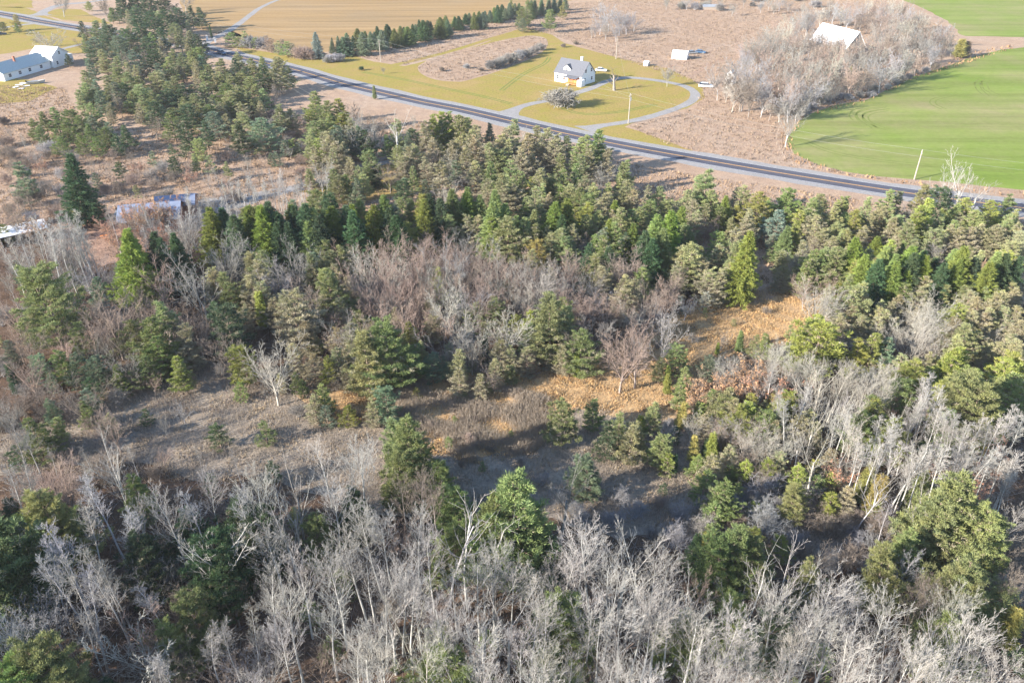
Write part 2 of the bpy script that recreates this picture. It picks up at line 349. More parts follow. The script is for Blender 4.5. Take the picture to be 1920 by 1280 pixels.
def realH(meshes):
    z = 0
    for me in meshes:
        V = np.empty(len(me.vertices) * 3, np.float32); me.vertices.foreach_get("co", V); z = max(z, float(V[2::3].max()))
    return z
PR = {}
def reg(key, lst):
    PR[key] = [(realH(ms), ms) for ms in lst]
reg('poplar', [bare_proto(s, poplarP(1, (.34, .44, .52, .38, .48)[s % 5]), 14) for s in (1, 2, 3, 4, 5)] + [bare_proto(s, ashP(), 14) for s in (6, 7)])
reg('ash', [bare_proto(s, ashP(), 13) for s in (11, 12)] + [bare_proto(s, poplarP(1.1, .5), 13) for s in (13, 14)])
reg('birch', [bare_proto(s, birchP(), 14) for s in (21, 22, 23)])
reg('maple', [bare_proto(s, mapleP(), 11) for s in (31, 32, 33, 34, 35)])
reg('farmaple', [bare_proto(s, mapleP(.034), 11) for s in (36, 37, 38)])
reg('farshrub', [bare_proto(s, shrubP(.034, 26), 3.2) for s in (44, 45)])
reg('pollard', [bare_proto(52, dict(snagP(), r0=.62, rmin=.07, steps=[6, 4, 2], ang=[52, 45], start=[.3, .3], rr=[.62, .6], trunk=.8, len=[lambda u, L: L*.6, lambda u, L: L*.5]), 7)])
reg('shrub', [bare_proto(s, shrubP(), 3.2) for s in (41, 42, 43)])
reg('snag', [bare_proto(s, snagP(), 12) for s in (51, 52)])
reg('oak', [leafy(bare_proto(s, mapleP(), 9), s) for s in (61, 62)])
reg('pine', [pine_proto(s, 10, [.27, .31, .24, .29, .26, .33][i], .13, [.12, .08, .14, .1, .06, .12][i], round_=[.8, .65, 1.0, .75, .9, .6][i]) for i, s in enumerate((71, 72, 73, 74, 75, 76))])
reg('drypine', [pine_proto(s, 10, [.27, .30, .27, .24][i], .72, .06, open_=.22, tiers=12) for i, s in enumerate((81, 82, 83, 84))])
reg('bigpine', [pine_proto(s, 12, [.29, .33, .31][i], .05, .10, tiers=14, per=7, tufts=28, blade=.32, dens=1.25, round_=[.75, .6, .65][i]) for i, s in enumerate((91, 92, 93))])
reg('youngpine', [pine_proto(s, 4.5, .36, .10, .05, tiers=7, per=5, tufts=22, blade=.24, round_=.7) for s in (101, 102, 103)])
reg('spruce', [spruce_proto(s, 13, .25) for s in (111, 112, 113)] + [spruce_proto(114, 13, .29, droop=.25)])
reg('cedar', [spruce_proto(s, 4, .13, blade=.24, droop=-.5, layers=22) for s in (121, 122)])

KIND = {'scots': ('scots_pine', 'tree'), 'distantmaple': ('far_bare_maple', 'tree'),  # key: (object name, category, plural phrase, height-bar for tall/low, adjective)
 'poplar': ('bare_poplar', 'tree'), 'ash': ('bare_ash_tree', 'tree'), 'birch': ('bare_birch', 'tree'), 'maple': ('bare_maple', 'tree'),
 'shrub': ('bare_shrub', 'shrub'), 'snag': ('dead_tree', 'tree'), 'pollard': ('pollard_tree', 'tree'), 'oak': ('oak_tree', 'tree'), 'pine': ('pine_tree', 'tree'), 'drypine': ('dry_pine_tree', 'tree'),
 'bigpine': ('broad_pine_tree', 'tree'), 'youngpine': ('young_pine', 'tree'), 'spruce': ('spruce_tree', 'tree'), 'cedar': ('cedar_tree', 'tree')}
COLR = {  # colour code -> (colour of crown, words)
 'g': ((.275,.305,.155), 'grey-green'), 'y': ((.295,.325,.095), 'yellow-green'), 'b': ((.18,.24,.17), 'blue-green'), 'd': ((.085,.135,.075), 'dark green'), 'm': ((.215,.265,.11), 'mid-green'),
 't': ((.33,.32,.19), 'tan-tinged'), 'o': ((.50,.30,.18), 'rusty-leaved'), 'r': ((.46,.25,.19), 'reddish-leaved'), 'i': ((.22,.28,.26), 'silvery blue-green'), 'a': ((.27,.295,.14), 'pale olive'), 'e': ((.185,.235,.065), 'olive-green'), 'z': ((.34,.30,.11), 'golden'),
 'w': ((.47,.445,.415), 'pale'), 'k': ((.34,.32,.295), 'ash-grey'), 'p': ((.40,.305,.255), 'pinkish-brown'), 'n': ((.30,.25,.21), 'dull brown'), 's': ((.47,.44,.38), 'cream-twigged'), 'v': ((.37,.36,.37), 'silvery')}
TRUNKC = {'g': (.30,.22,.16), 'w': (.50,.49,.46), 'k': (.42,.40,.38), 'p': (.36,.30,.27), 'n': (.30,.26,.23), 's': (.50,.46,.40), 'v': (.45,.43,.44)}
TREES = []; RNG = random.Random(7)
# --- keep-out areas and the fill sampler (photograph points -> ground)
def inside(x, y, poly):
    c = False; n = len(poly); j = n - 1
    for i in range(n):
        xi, yi = poly[i][0], poly[i][1]; xj, yj = poly[j][0], poly[j][1]
        if (yi > y) != (yj > y) and x < (xj - xi) * (y - yi) / (yj - yi) + xi: c = not c
        j = i
    return c
ROAD_PX = [(-330,-28),(-160,2),(0,26),(67,39),(144,52),(250,68),(330,81),(376,90),(415,100),(470,112),(553,131),(640,156),(720,175),(795,192),(860,204.5),(932,221),(1053,249),(1164,272),(1280,293),(1448,322),(1616,349),(1710,363),(1830,379),(1960,395),(2150,416),(2400,440)]
ROAD = [G(*p) for p in ROAD_PX]
def catmull(P, step=4.0):
    out = []
    for i in range(len(P) - 1):
        p0 = P[max(i-1, 0)]; p1 = P[i]; p2 = P[i+1]; p3 = P[min(i+2, len(P)-1)]
        n = max(2, int((p2 - p1).length / step))
        for k in range(n):
            t = k / n; out.append(0.5*((2*p1)+(-p0+p2)*t+(2*p0-5*p1+4*p2-p3)*t*t+(-p0+3*p1-3*p2+p3)*t**3))
    out.append(P[-1].copy()); return out
ROADC = catmull(ROAD, 6.0)
RA = np.array([(p.x, p.y) for p in ROADC])
def road_dist(p): return float(np.min(np.hypot(RA[:, 0] - p[0], RA[:, 1] - p[1])))
KEEP = []   # world polygons without trees
def free(p, margin=8.5):
    if road_dist(p) < margin: return False
    return not any(inside(p[0], p[1], k) for k in KEEP)
def add(kind, px, py, h, c=None, wd=1.0, force=True):
    g = G(px, py, h)
    if not force and not free(g): return False
    TREES.append([kind, g.x, g.y, h, c, wd]); return True
def cat(kind, ox, oy, sc, txt, c=None, hs=1.0):
    for e in txt.split(';'):
        q = e.split()
        if not q: continue
        f = q[0].split(','); x, y = float(f[0]), float(f[1]); h = float(f[2]) * hs if len(f) > 2 else 9 * hs
        wd = float(f[3]) if len(f) > 3 else 1.0
        add(kind, ox + x * sc, oy + y * sc, h, q[1] if len(q) > 1 else c, wd)
def fill(poly, spacing, mix, seed, avoid=.55, maxn=400, force=False):
    rg = random.Random(seed); xs = [p[0] for p in poly]; ys = [p[1] for p in poly]; pts = []; n = 0
    have = [PX((t[1], t[2], t[3])) for t in TREES]
    for _ in range(9000):
        x = rg.uniform(min(xs), max(xs)); y = rg.uniform(min(ys), max(ys))
        if not inside(x, y, poly): continue
        sp = spacing * (y + 330) / ((min(ys) + max(ys)) / 2 + 330)
        if any((x-a)**2 + ((y-b)*1.25)**2 < sp*sp for a, b in pts): continue
        if any((x-a)**2 + ((y-b)*1.25)**2 < (sp*avoid)**2 for a, b in have): continue
        k, c, h0, h1 = rg.choices([m[1:] for m in mix], [m[0] for m in mix])[0]
        if add(k, x, y, rg.uniform(h0, h1), rg.choice(c), rg.uniform(.88, 1.15), force=force): pts.append((x, y)); n += 1
        if n >= maxn: break
    return n

# ------------------------------------------------------------------ areas of ground (photograph outlines)
LAWN = [(430,86),(500,98),(590,113),(650,102),(700,116),(757,124),(808,112),(900,84),(965,58),(985,52),(1035,66),(1060,82),(1100,92),(1140,103),(1200,118),(1250,128),(1290,146),(1315,163),(1318,184),(1290,203),(1240,216),(1200,226),(1172,238),(1230,256),(1300,282),(1300,290),(1164,264),(1053,241),(932,213),(795,184),(640,149),(553,124),(470,106)]
GOLDF = [(300,-45),(330,-10),(345,25),(352,48),(395,62),(432,58),(470,74),(585,100),(640,95),(760,64),(900,39),(985,24),(1060,4),(1150,-22),(1240,-60),(700,-90)]
GREENF = [(1478,265),(1480,245),(1487,232),(1515,213),(1566,197),(1616,189),(1666,168),(1717,144),(1784,121),(1831,104),(1875,93),(1920,89),(2250,78),(2600,300),(2300,385),(1920,357),(1818,346),(1717,338),(1650,332),(1582,322),(1535,309),(1495,289)]
GREENF2 = [(1640,-60),(1672,-12),(1720,12),(1765,34),(1795,56),(1808,67),(1920,70),(2400,66),(2700,0),(2300,-60)]
ISLAND = [(782,128),(792,141),(820,150),(852,153),(880,150),(960,124),(1010,102),(1028,86),(1026,74),(1008,68),(985,68),(940,76),(900,86),(850,98),(820,107),(795,118)]
STRAW = [(590,752),(640,720),(700,705),(800,700),(900,700),(980,672),(1110,655),(1200,625),(1290,570),(1420,545),(1500,515),(1560,520),(1545,590),(1480,640),(1330,680),(1280,730),(1290,770),(1180,775),(1080,765),(1060,800),(1000,850),(900,872),(800,850),(740,800),(690,790),(620,790)]
SHADE = [(-40,800),(60,790),(240,700),(360,670),(480,700),(560,720),(640,700),(760,690),(900,690),(1100,660),(1300,600),(1420,640),(1300,720),(1330,800),(1460,880),(1560,960),(1540,1030),(1300,1010),(1100,975),(900,945),(560,910),(240,900),(-40,880)]
FOREST = [(-400,470),(60,450),(200,470),(380,430),(560,420),(740,430),(900,450),(1120,440),(1320,520),(1400,560),(1560,580),(1640,600),(2100,560),(2600,1300),(2400,2600),(-600,2600),(-1500,1200)]
LEFTLAWN = [(-200,8),(40,14),(60,20),(140,52),(215,62),(230,100),(110,100),(60,92),(20,100),(-160,120)]
LANE = [(735,298),(700,309),(665,318),(615,337),(560,352),(500,364),(430,377),(360,386),(290,391),(215,398)]
KEEP += [[(G(*p).x, G(*p).y) for p in A] for A in (LAWN, GOLDF, GREENF, GREENF2)]
KEEP += [[(G(*p).x, G(*p).y) for p in A] for A in ([(205,455),(200,400),(225,372),(330,378),(330,420),(260,470)], [(-60,80),(110,80),(115,150),(100,170),(-60,175)], [(120,400),(215,388),(300,384),(440,368),(440,385),(330,400),(215,460),(150,450)])]

# ------------------------------------------------------------------ the trees of the photograph (crown tips)
A3 = .336
# pine wood beyond the white house, above the road bend
cat('pine',0,0,A3,"520,90,14;590,112,14 d;460,170,11;640,172,13 b;730,252,13 b;690,130,14 d;560,250,12;640,292,11;760,60,15 d;830,40,15 d;900,30,14 d;960,110,12;1040,150,12 t;880,130,13 d;980,18,14 d;1050,10,13 d;1100,22,12 d;740,2,15 d;700,380,11;760,402,11 m;860,370,12;930,292,12;1000,270,12;1090,240,12 m;1060,262,11;1130,370,11;1200,350,11 t;1270,390,11;1330,380,11;1320,268,11;1400,300,11;1450,290,11;1060,450,10;1130,440,10;1240,440,11 m;1380,400,11 m;1010,520,9;960,400,11;1600,350,9 d;800,180,12 d;850,250,12 d",'g')
cat('pine',0,0,A3,"430,480,9;520,420,10 b;630,430,12 b;500,480,8;840,480,10;780,520,9;890,560,8 b;1280,480,11;1370,490,10;1460,470,10;1150,560,9 m;720,480,10;580,500,8;930,470,10 d",'g')
cat('drypine',0,0,A3,"1180,540,9;1440,560,7;1340,560,8;1230,560,8;700,330,9;1080,330,10;840,500,7",'t')
cat('bigpine',0,0,A3,"1540,310,13,1.05 g")
cat('pine',0,0,A3,"290,575,9.5;220,600,8.5;170,642,8;370,585,9.5;430,622,8.5;500,620,9.5 b;350,650,7.5;470,668,8.5;300,700,7;590,660,8.5 b;680,672,9 d;560,690,8;640,742,7 d;400,690,7;210,680,7;530,760,6;330,760,6;440,740,7",'m')
cat('youngpine',0,0,A3,"1085,700,3.2 m;950,800,3.5 d;1050,780,3.4 g;690,570,4 b;820,600,6 g;1160,870,5 g;1420,780,4.5 m;1480,770,3.5 m;1580,780,5 b;1640,770,5 g;1510,850,4 b;1720,950,4 d;660,900,6 d",'g')
cat('pine',0,0,A3,"1100,770,7.5 g;1080,860,5.5 g;90,900,11 b;960,870,6 d;1260,900,5 g",'g')
cat('spruce',0,0,A3,"360,858,17,1.05 d")
cat('spruce',590-59,0,.1,"595,595,11,1.25 v")
# right of the leaning pole, below the road
cat('pine',0,0,A3,"1750,480,12;1820,530,12;1880,520,12 y;1800,640,11;1900,600,11;1780,570,9;1850,620,10",'m')
Q = (500,200,.2083)
cat('pine',*Q,"560,10,11 m;660,20,11 y;430,80,11 g;620,160,11 b;480,120,9 g;820,170,10 b;740,190,9 b;880,200,9 d;1070,250,7 m;1250,220,9 b;1300,190,9 d;1180,340,7 g;1500,60,13 y;1640,40,13 m;1750,60,13 g;1580,110,11 g;1700,480,7 b;1790,440,7 g;380,260,8 g;460,280,9 y",'g')
cat('drypine',*Q,"580,200,12;500,220,10;760,300,6;1260,350,10;1340,330,10;1420,120,12;1450,440,8;1560,330,9;1830,200,12;1880,160,11;1760,260,10;1200,440,8;640,260,10;420,340,8;1660,300,10;1480,260,11;1860,330,9",'t')
cat('youngpine',*Q,"150,300,5 b;210,290,5 m;270,320,4 b;80,400,4.5 b;590,550,7 m;820,530,7 g;900,520,6 g;380,560,5 g;780,680,5 v",'g')
cat('spruce',*Q,"970,520,6,1.2 d")
cat('pine',*Q,"1220,640,8 b;640,610,8 g;780,640,8 b;860,600,7 g;1430,650,7 b;700,600,8 m",'g')
cat('cedar',*Q,"1108,650,3.6,.75 y")
cat('maple',*Q,"830,0,15 k;1000,60,10 n;940,10,10 n;120,420,4 n;60,60,4 k;320,60,6 k",'k')
cat('ash',*Q,"1130,-30,17,1.25 w;1310,60,8 k")
cat('shrub',*Q,"1740,560,4.5,1.6 k;640,700,3 v;450,650,3 v;110,330,3 n;30,300,3 n;180,250,3 k")
B = (640,0,A3)
cat('pine',*B,"560,620,13 y;650,640,12;700,650,11;960,660,13;830,790,11;880,830,9;1440,715,12 m;1380,745,12;1330,760,11;1100,700,11 t;1330,920,8;1590,890,8 m;1240,940,8;1200,970,7;1160,990,8;1550,960,7",'g')
cat('drypine',*B,"930,710,12;1040,740,11;1150,700,12;1190,740,11;1400,830,9;1480,820,9;740,740,12;620,780,10;1000,820,10;1080,850,8;890,740,11;1340,800,9;700,820,10",'t')
cat('cedar',*B,"180,475,5 g")
cat('maple',*B,"60,560,9;90,600,9",'n')
# centre conifers
L = (800,300,.211)
cat('spruce',*L,"240,250,13 m;370,270,12 y;560,350,13;700,370,12;350,230,12;1130,360,12 y;1240,330,12 y;620,260,12;480,300,11;150,330,12 d;20,290,12 d;800,480,10;950,440,10;1200,480,10 d",'m')
cat('pine',*L,"210,470,9;590,500,10 y;740,480,11;850,500,10;960,560,9 m;1180,600,9;1240,660,8;660,100,11;850,100,9;720,130,9;1200,80,10 m;1350,30,11 m;1100,110,9;1020,200,9;960,230,10;1370,240,9 m;1310,200,9;1480,200,10;1620,200,10;1760,10,9 m;1740,420,10;1820,440,9 m;1690,540,9 m;1500,650,9 m;1600,670,10 m;1850,670,8 b;1430,480,8;1520,820,9;1100,1160,8 m;1190,1210,8 m;290,1180,7 d;590,1200,7;740,0,11;560,0,11 m;1120,640,8;1050,590,8;880,600,8;1560,590,8 b;1780,640,9 d",'g')
cat('drypine',*L,"690,200,9;780,190,9;370,480,9;450,490,9;1840,260,9;1600,270,10;1550,330,9;1580,940,9;1480,860,8;1780,1080,9;1860,1060,9;780,260,7;1660,440,8;1300,560,8;1400,120,9;1690,260,8;1770,1010,8",'t')
cat('pine',*L,"980,700,8 z;100,950,9,.6 y")
cat('spruce',*L,"1620,510,9 y")
cat('shrub',*L,"290,90,4,1.5 k;1620,1120,4.5,1.6 v;430,200,2.5 o")
cat('maple',*L,"130,600,13;60,700,13;200,680,12;350,760,13 n;480,830,12;680,820,12;620,870,12 k;300,720,12;950,860,12;1050,830,13 s;1130,870,12 k;880,880,12 k;160,760,13 v;20,820,12 k;1330,800,10;1400,640,8 n;1790,800,11 n;1860,820,10;1600,1180,9;1300,1080,10;1400,1120,10;700,1190,7 o;220,1030,11 k;320,1060,11 v;540,940,12;850,900,10 n;1230,900,10;1720,860,9 n;890,1090,10 s",'p')
K = (400,300,.211)
cat('spruce',*K,"410,395,15 y;350,400,14 m;500,365,14;770,370,15;860,410,14 m;700,400,13;590,470,12;280,410,12 m;1220,385,12 y;1310,330,12 m;1400,440,11;1540,300,12 m;40,500,9 m;640,540,12;950,520,12;450,560,11 y;820,520,12 m;1160,520,10;560,540,12;1080,600,9;1860,330,12 y",'d')
cat('bigpine',*K,"1020,285,14,1.0 d")
cat('pine',*K,"870,250,13 m;960,330,12 g;240,500,11 m;1730,330,10 g;1680,165,9 d;1480,420,9 g;1850,290,12 y;1720,555,9 y;850,75,6 g;1060,75,7 g;850,820,10 g;960,700,9 m;1130,750,10 g;380,790,11 g;90,980,9 g;1180,1190,8 m;180,520,10 b;1600,400,9 b;1680,330,9 m;700,350,9 b;1050,780,9;1220,800,8 t;1000,860,8 t;1700,620,8 y;1650,820,5 b",'g')
cat('bigpine',*K,"1010,955,11,.95 y")
cat('drypine',*K,"370,900,10;620,1150,9;1600,550,8;1550,640,8;20,960,9;330,1000,10;1080,900,8;430,1080,9 t;880,920,8;960,1180,8",'t')
cat('maple',*K,"60,630,13 k;690,730,13 k;1050,560,9 n;1330,680,13 s;1480,640,12;1600,820,12;1440,980,12;1840,680,12;560,930,10 v;1650,970,11;1520,860,12 s;1750,830,11;1260,860,12;200,960,9;740,1050,8;1840,980,11;1370,560,10 n",'p')
cat('birch',*K,"60,150,10;150,150,10;210,160,10;290,150,10;350,140,10;420,140,10;490,60,11;545,60,11;600,105,10;30,330,10;110,330,9;640,180,9;690,130,9;760,150,8;250,200,9;390,200,9;460,180,9;20,60,9 k;560,230,8;700,250,8;740,210,8;180,330,8;330,260,8;600,300,8",'w')
# between the clearing and the road, right half
Mq = (1200,300,.211)
cat('pine',*Mq,"590,80,13,1.1 g;540,130,11;430,260,9;640,260,9;190,230,8;90,350,8 m;30,410,8 m;940,220,10;1040,270,11 y;1300,240,11 m;1240,430,9 v;1330,280,10 m;820,510,7 g;1420,430,9 y;1560,330,11;1620,300,9;1820,310,9 m;1730,400,9;1760,540,8;1400,520,9 y;460,720,11,1.2;380,760,9 t;880,740,10 g;1290,800,6;1480,700,8 t;1620,790,9 m;1700,780,9;20,950,8 m;1470,880,8 m;1790,760,10;1560,860,8;250,470,8;1850,600,9;100,560,9;620,380,8;980,430,9 t",'g')
cat('bigpine',*Mq,"860,720,12,.72 g")
cat('youngpine',*Mq,"770,1040,5.5 g;590,1160,4.5 k;360,1200,4 v;690,1170,3 y;1160,790,3 g;1200,650,5 b;1230,700,4 g",'g')
cat('spruce',*Mq,"970,625,15,.85 y;260,440,14 y;130,470,13 m;770,310,9 y;320,480,12 d;60,620,12 d;130,700,11 d;200,600,12 m",'m')
cat('drypine',*Mq,"470,340,9;690,740,9 t;870,590,9;1290,930,6;640,950,8;560,860,8;1600,480,9;960,480,8;1150,330,7;500,440,8;880,240,8;1650,600,8;1560,560,8;340,900,8;720,960,8;1240,860,4;800,900,8",'t')
cat('maple',*Mq,"600,480,7 p;680,500,7 p;1640,1080,11,1.1 s;240,1120,8;150,1130,8;20,1130,8;660,1010,6 n;1740,1000,8 p;420,1210,5 v;1520,980,8 p;1580,680,7 n",'p')
Nq = (1520,330,.211)
cat('pine',*Nq,"60,190,10;300,180,9 m;540,180,9;420,290,10 y;640,250,9 t;730,120,10 m;790,130,9;1040,70,11 g;1160,80,11 d;1230,100,9 d;1060,190,12 y;1000,280,10 y;790,340,8;900,380,9;1380,180,10 y;1310,240,9 m;1600,210,9 y;1780,150,9 m;1860,290,9;1800,340,9;1120,460,8;960,560,7;720,560,9 y;540,640,9;430,740,9 y;420,960,10;470,940,9;1220,960,8;1400,960,8;1640,960,8;1170,340,8;1290,380,8;1480,300,9;1660,440,8 t;1740,660,9 y;1120,700,8;1580,980,8;280,450,9;120,440,8;330,620,8;60,640,9 m;1820,560,8 t;1880,480,8 t",'g')
cat('spruce',*Nq,"460,530,12 y;940,620,13 y;1400,600,14,1.15 y;780,690,12 m;1700,660,13,1.1 m;650,620,11 m;1030,650,11 m;1290,640,11 m;1840,690,12 d;560,800,9 d;660,830,9 d;1100,720,10 d;1500,740,10 d;1330,720,12 y;880,820,10 y;1630,760,11 m",'y')
cat('drypine',*Nq,"760,360,8;100,360,8;1340,450,8;1440,450,8;1540,420,8;1680,420,8;990,870,9;1000,950,9;620,1080,7;710,1090,7;1660,1030,9;1740,1020,9;1420,1000,8;1860,1000,8;800,1050,7;220,620,7;1280,430,8;1850,400,8;1600,1080,8;1540,1060,8;460,1030,8;180,980,6;1800,930,8",'t')
cat('maple',*Nq,"800,200,8 k;860,240,8 k;120,900,11 s;1080,1040,11,1.1 s;950,1060,9 s;1180,1070,10 s;650,1100,6 v;1020,1080,9 s;860,1160,6 s",'k')
cat('ash',1800,280,1.0,"28,0,19,1.25 w;-4,14,17,1.1 w;54,26,16,1.0 w")
O = (1520,560,.211)
cat('pine',*O,"120,180,11,1.4 y;30,200,9 m;600,300,9 y;700,340,8 b;460,340,8;1320,300,10 g;1300,420,10 y;1380,430,9 y;940,530,9 y;1070,610,7 y;1260,680,9;880,580,8;1450,600,8 m;1820,480,9 y;1860,360,8 t;1760,520,9 y;560,860,9 m;620,880,9 y;860,720,9 m;1260,1000,9 m;780,1060,8 y;500,980,8 m;1850,640,9 m;1230,800,8 g;1010,640,8 y",'y')
cat('bigpine',*O,"1560,700,13,1.25 y;1480,690,12 y;1680,680,12 y")
cat('drypine',*O,"620,70,7;700,80,7;1540,100,8;1640,90,8;1740,60,8;1850,60,8;300,120,7;450,130,7;1790,300,7;1700,380,7;1440,100,8;1860,190,8;1300,150,8;1580,200,7;1760,180,7;360,60,7",'t')
cat('maple',*O,"1030,130,11,1.1 s;950,170,9 s;1120,170,10 s;1620,540,6 p;1780,420,6 p;700,400,5 p;820,300,6 n",'s')
cat('ash',*O,"180,440,13;420,540,12;620,520,12;330,620,11;520,600,12;740,590,11;60,560,12;280,560,12;700,680,11;120,640,11;850,860,10;1420,840,9 k;230,900,9 w;420,860,11;20,700,10;380,700,11;560,720,11;640,800,10",'s')
cat('birch',*O,"1100,700,12 w;1160,740,12 w;1030,720,12 w;1220,930,11 w;1160,960,11 w;980,800,12 w;900,880,11 w;1350,1000,11 w;1440,1030,11 w;1060,900,11 w;1290,960,11 w;1550,1060,10 w;1850,900,11;1780,960,11;1700,1020,11;640,1080,10;740,1060,10;480,1150,10;860,1060,11;1640,1090,10;400,1000,10;330,960,10;1880,1020,10",'w')
# the edge of the clearing with the rusty oaks
Pq = (1160,600,.211)
cat('pine',*Pq,"540,210,6.5 m;600,420,6 m;580,520,6 m;330,720,6 g;810,310,5 b;1310,110,5.5 m;1230,130,4.5 g;380,330,5 g;1000,580,8 t;1180,650,7 y;1330,790,7 m;960,640,7 g;830,610,6 m;1380,660,6 z;1530,630,7 y;390,1010,6 m;130,920,7 t;20,820,6 g;1420,700,7 y;1560,880,5 z;1200,720,7 y;880,640,6 t;1260,760,6 m;730,730,4 m;1100,740,7 y",'m')
cat('cedar',*Pq,"1100,90,4.5 m;190,840,4.5 y;450,400,4 y;450,470,4 y;570,720,5 z;850,990,5.5 y;790,1060,4 d;500,1190,3.5 d;930,960,4 z;890,200,2.5 y",'y')
cat('oak',*Pq,"740,470,7 o;1150,340,9 o;1230,330,8 o;1410,440,9 r;1130,480,8 o;1090,540,7 o;1340,520,7 r;700,560,6 o;1180,620,6 o;1030,470,8 o;830,530,6 o;1290,620,5 o;1060,430,8 o",'o')
cat('maple',*Pq,"960,310,7 k;1060,290,8 k;930,100,4 k;440,880,5 v;1170,960,7 s;1240,940,7 s;1040,780,7 s;900,790,6 s;1320,960,7 s;60,60,12 p;200,20,12 p;420,-30,10 w;960,880,6 p;1500,960,7 s;1600,970,6 k;1360,1030,7 s",'k')
cat('ash',*Pq,"1440,230,11 s;1360,270,10 s;1650,330,11 s;1560,280,11 s;1750,340,11 s;1280,250,9 k;1860,300,11 s",'s')
cat('drypine',*Pq,"1620,820,7;1700,800,7;770,830,5;1040,690,7;1780,900,6;1440,820,6",'t')
cat('drypine',1280,430,A3,"1600,90,8;200,80,9;570,190,6")
# left half of the middle band
D = (0,430,A3)
cat('bigpine',*D,"190,195,16,1.0 m")
cat('pine',*D,"870,400,11 g;820,490,10 m;1240,400,11 d;1190,390,9 d;320,660,7 m;510,710,6.5 b;640,750,6 m;980,705,7 y;1000,740,6 g;840,640,6 m;1400,120,9 g;1750,130,9 b;1740,580,4.5 g;1640,800,4 m;1680,830,3.5 m;1830,700,6 y;1800,860,6 m;260,940,5 b;450,960,5 m;150,1040,8 m;1340,640,8 y;1270,290,8 m;860,590,8 m;30,620,6 b;190,700,6 b;290,1050,6 g",'g')
cat('bigpine',*D,"1820,220,12,.85 y")
cat('youngpine',*D,"1195,1080,4.5,1.15 d;1460,1070,4.2 m;560,760,3 d;700,840,3 d;1330,850,3.5 m;800,1000,3 d",'d')
cat('cedar',*D,"1440,330,8 y;40,740,6 d")
cat('spruce',*D,"660,-10,16,1.0 y;740,30,13 y;830,10,13 d;900,40,12 d;960,20,11 d",'y')
cat('maple',*D,"840,120,12 p;1060,100,15,1.05 k;1220,0,13 k;560,310,14,1.15 p;450,450,10 p;750,380,10 p;1640,80,12 k;1560,200,8 v;1330,210,8 k;1470,540,14,.95 s;580,950,9,.95 p;700,420,8 k;660,420,8 p;330,500,7 n;830,790,4.5 p;620,1150,4 n;1000,960,4 v;890,1010,5,.5 k;880,1200,4 p",'p')
cat('drypine',*D,"1620,330,12,1.1;1420,120,9;940,440,9;1000,520,9;1180,210,9;1870,660,7;1900,380,8;1560,800,4;1880,540,7",'t')
cat('ash',*D,"1060,190,11 k;570,1140,13 w;40,80,10 k;20,230,9 k;90,330,10 k;10,960,9 k;30,1080,9 k;110,1090,9 k",'k')
J = (0,380,.211)
cat('birch',*J,"100,170,13;210,230,13;340,130,16;370,230,15;430,80,15;480,180,15;560,80,14;600,60,14;610,170,14;680,170,14;740,200,13;300,250,13;520,240,13;640,300,12;120,260,13;30,320,13;280,120,13;450,300,12;700,260,13;400,330,11;560,330,11;200,330,12",'w')
cat('maple',*J,"1010,30,10 n;1130,60,10 n;1220,10,10 n;1390,10,12 k;1600,100,11 k;1660,40,10 w;1560,20,10 w;700,330,9 k;800,480,8 v;900,520,8 k;520,330,10 k;460,520,9 k;1100,780,8 n;1250,800,9 n;930,560,7 v;740,540,8 v;600,420,9 k;240,420,9 k;100,400,9 k;330,420,9 p",'k')
cat('cedar',*J,"645,70,4.5,1.0 z")
cat('oak',*J,"260,110,7 o;150,60,7 n;1330,-20,8 o;1180,40,7 o",'n')
# centre, below the maples
E_ = (640,430,A3)
cat('bigpine',*E_,"260,480,13,1.1 m;120,570,12,1.0 y;1190,340,14,1.0 g;350,1040,13,1.15 y;320,1060,10,1.0 y",'m')
cat('pine',*E_,"540,200,8,.6 y;850,380,8 g;230,870,7 b;1240,950,8 m;1490,1060,7 d;1680,1040,4 m;1410,940,6 m;650,660,7 t;510,680,6 b;380,510,6 y;500,480,6 t;300,430,6 t;700,360,6 b;30,980,4 y;950,760,4 m;1340,560,9 m;1060,450,7 y;960,470,6 y;1150,400,10 m;1260,420,10 g;1100,560,7 g;1690,210,7 m;100,450,8 m;1780,1150,5 m;1650,1080,6 t",'g')
cat('drypine',*E_,"650,760,6;880,600,7;950,640,6;770,800,5;860,720,6;1040,640,6;600,620,6;40,520,9;1240,640,6;1180,650,5;1430,150,8;60,600,8",'t')
cat('maple',*E_,"660,410,11 s;560,400,9 p;1060,300,8 s;1510,540,8 n;1640,480,9 p;1810,410,8 w;1350,370,9 p;1300,300,9 p;1470,310,7,1.3 v;420,400,8 p;190,230,9 k;740,640,6 n;920,370,6 p;850,740,6 n;1070,640,6 n;340,330,8 k;450,330,8 n;930,560,5 o;1550,330,8 p;1620,280,8 p;1850,200,9 p;1400,220,9 k;1250,120,9 k;1580,120,10 p",'p')
cat('youngpine',*E_,"940,760,3.5 g;820,850,2 y;1060,720,3.5 n;690,900,2 g;420,880,2.2 z",'g')
cat('cedar',*E_,"1320,680,5,1.1 y;790,580,6 d")
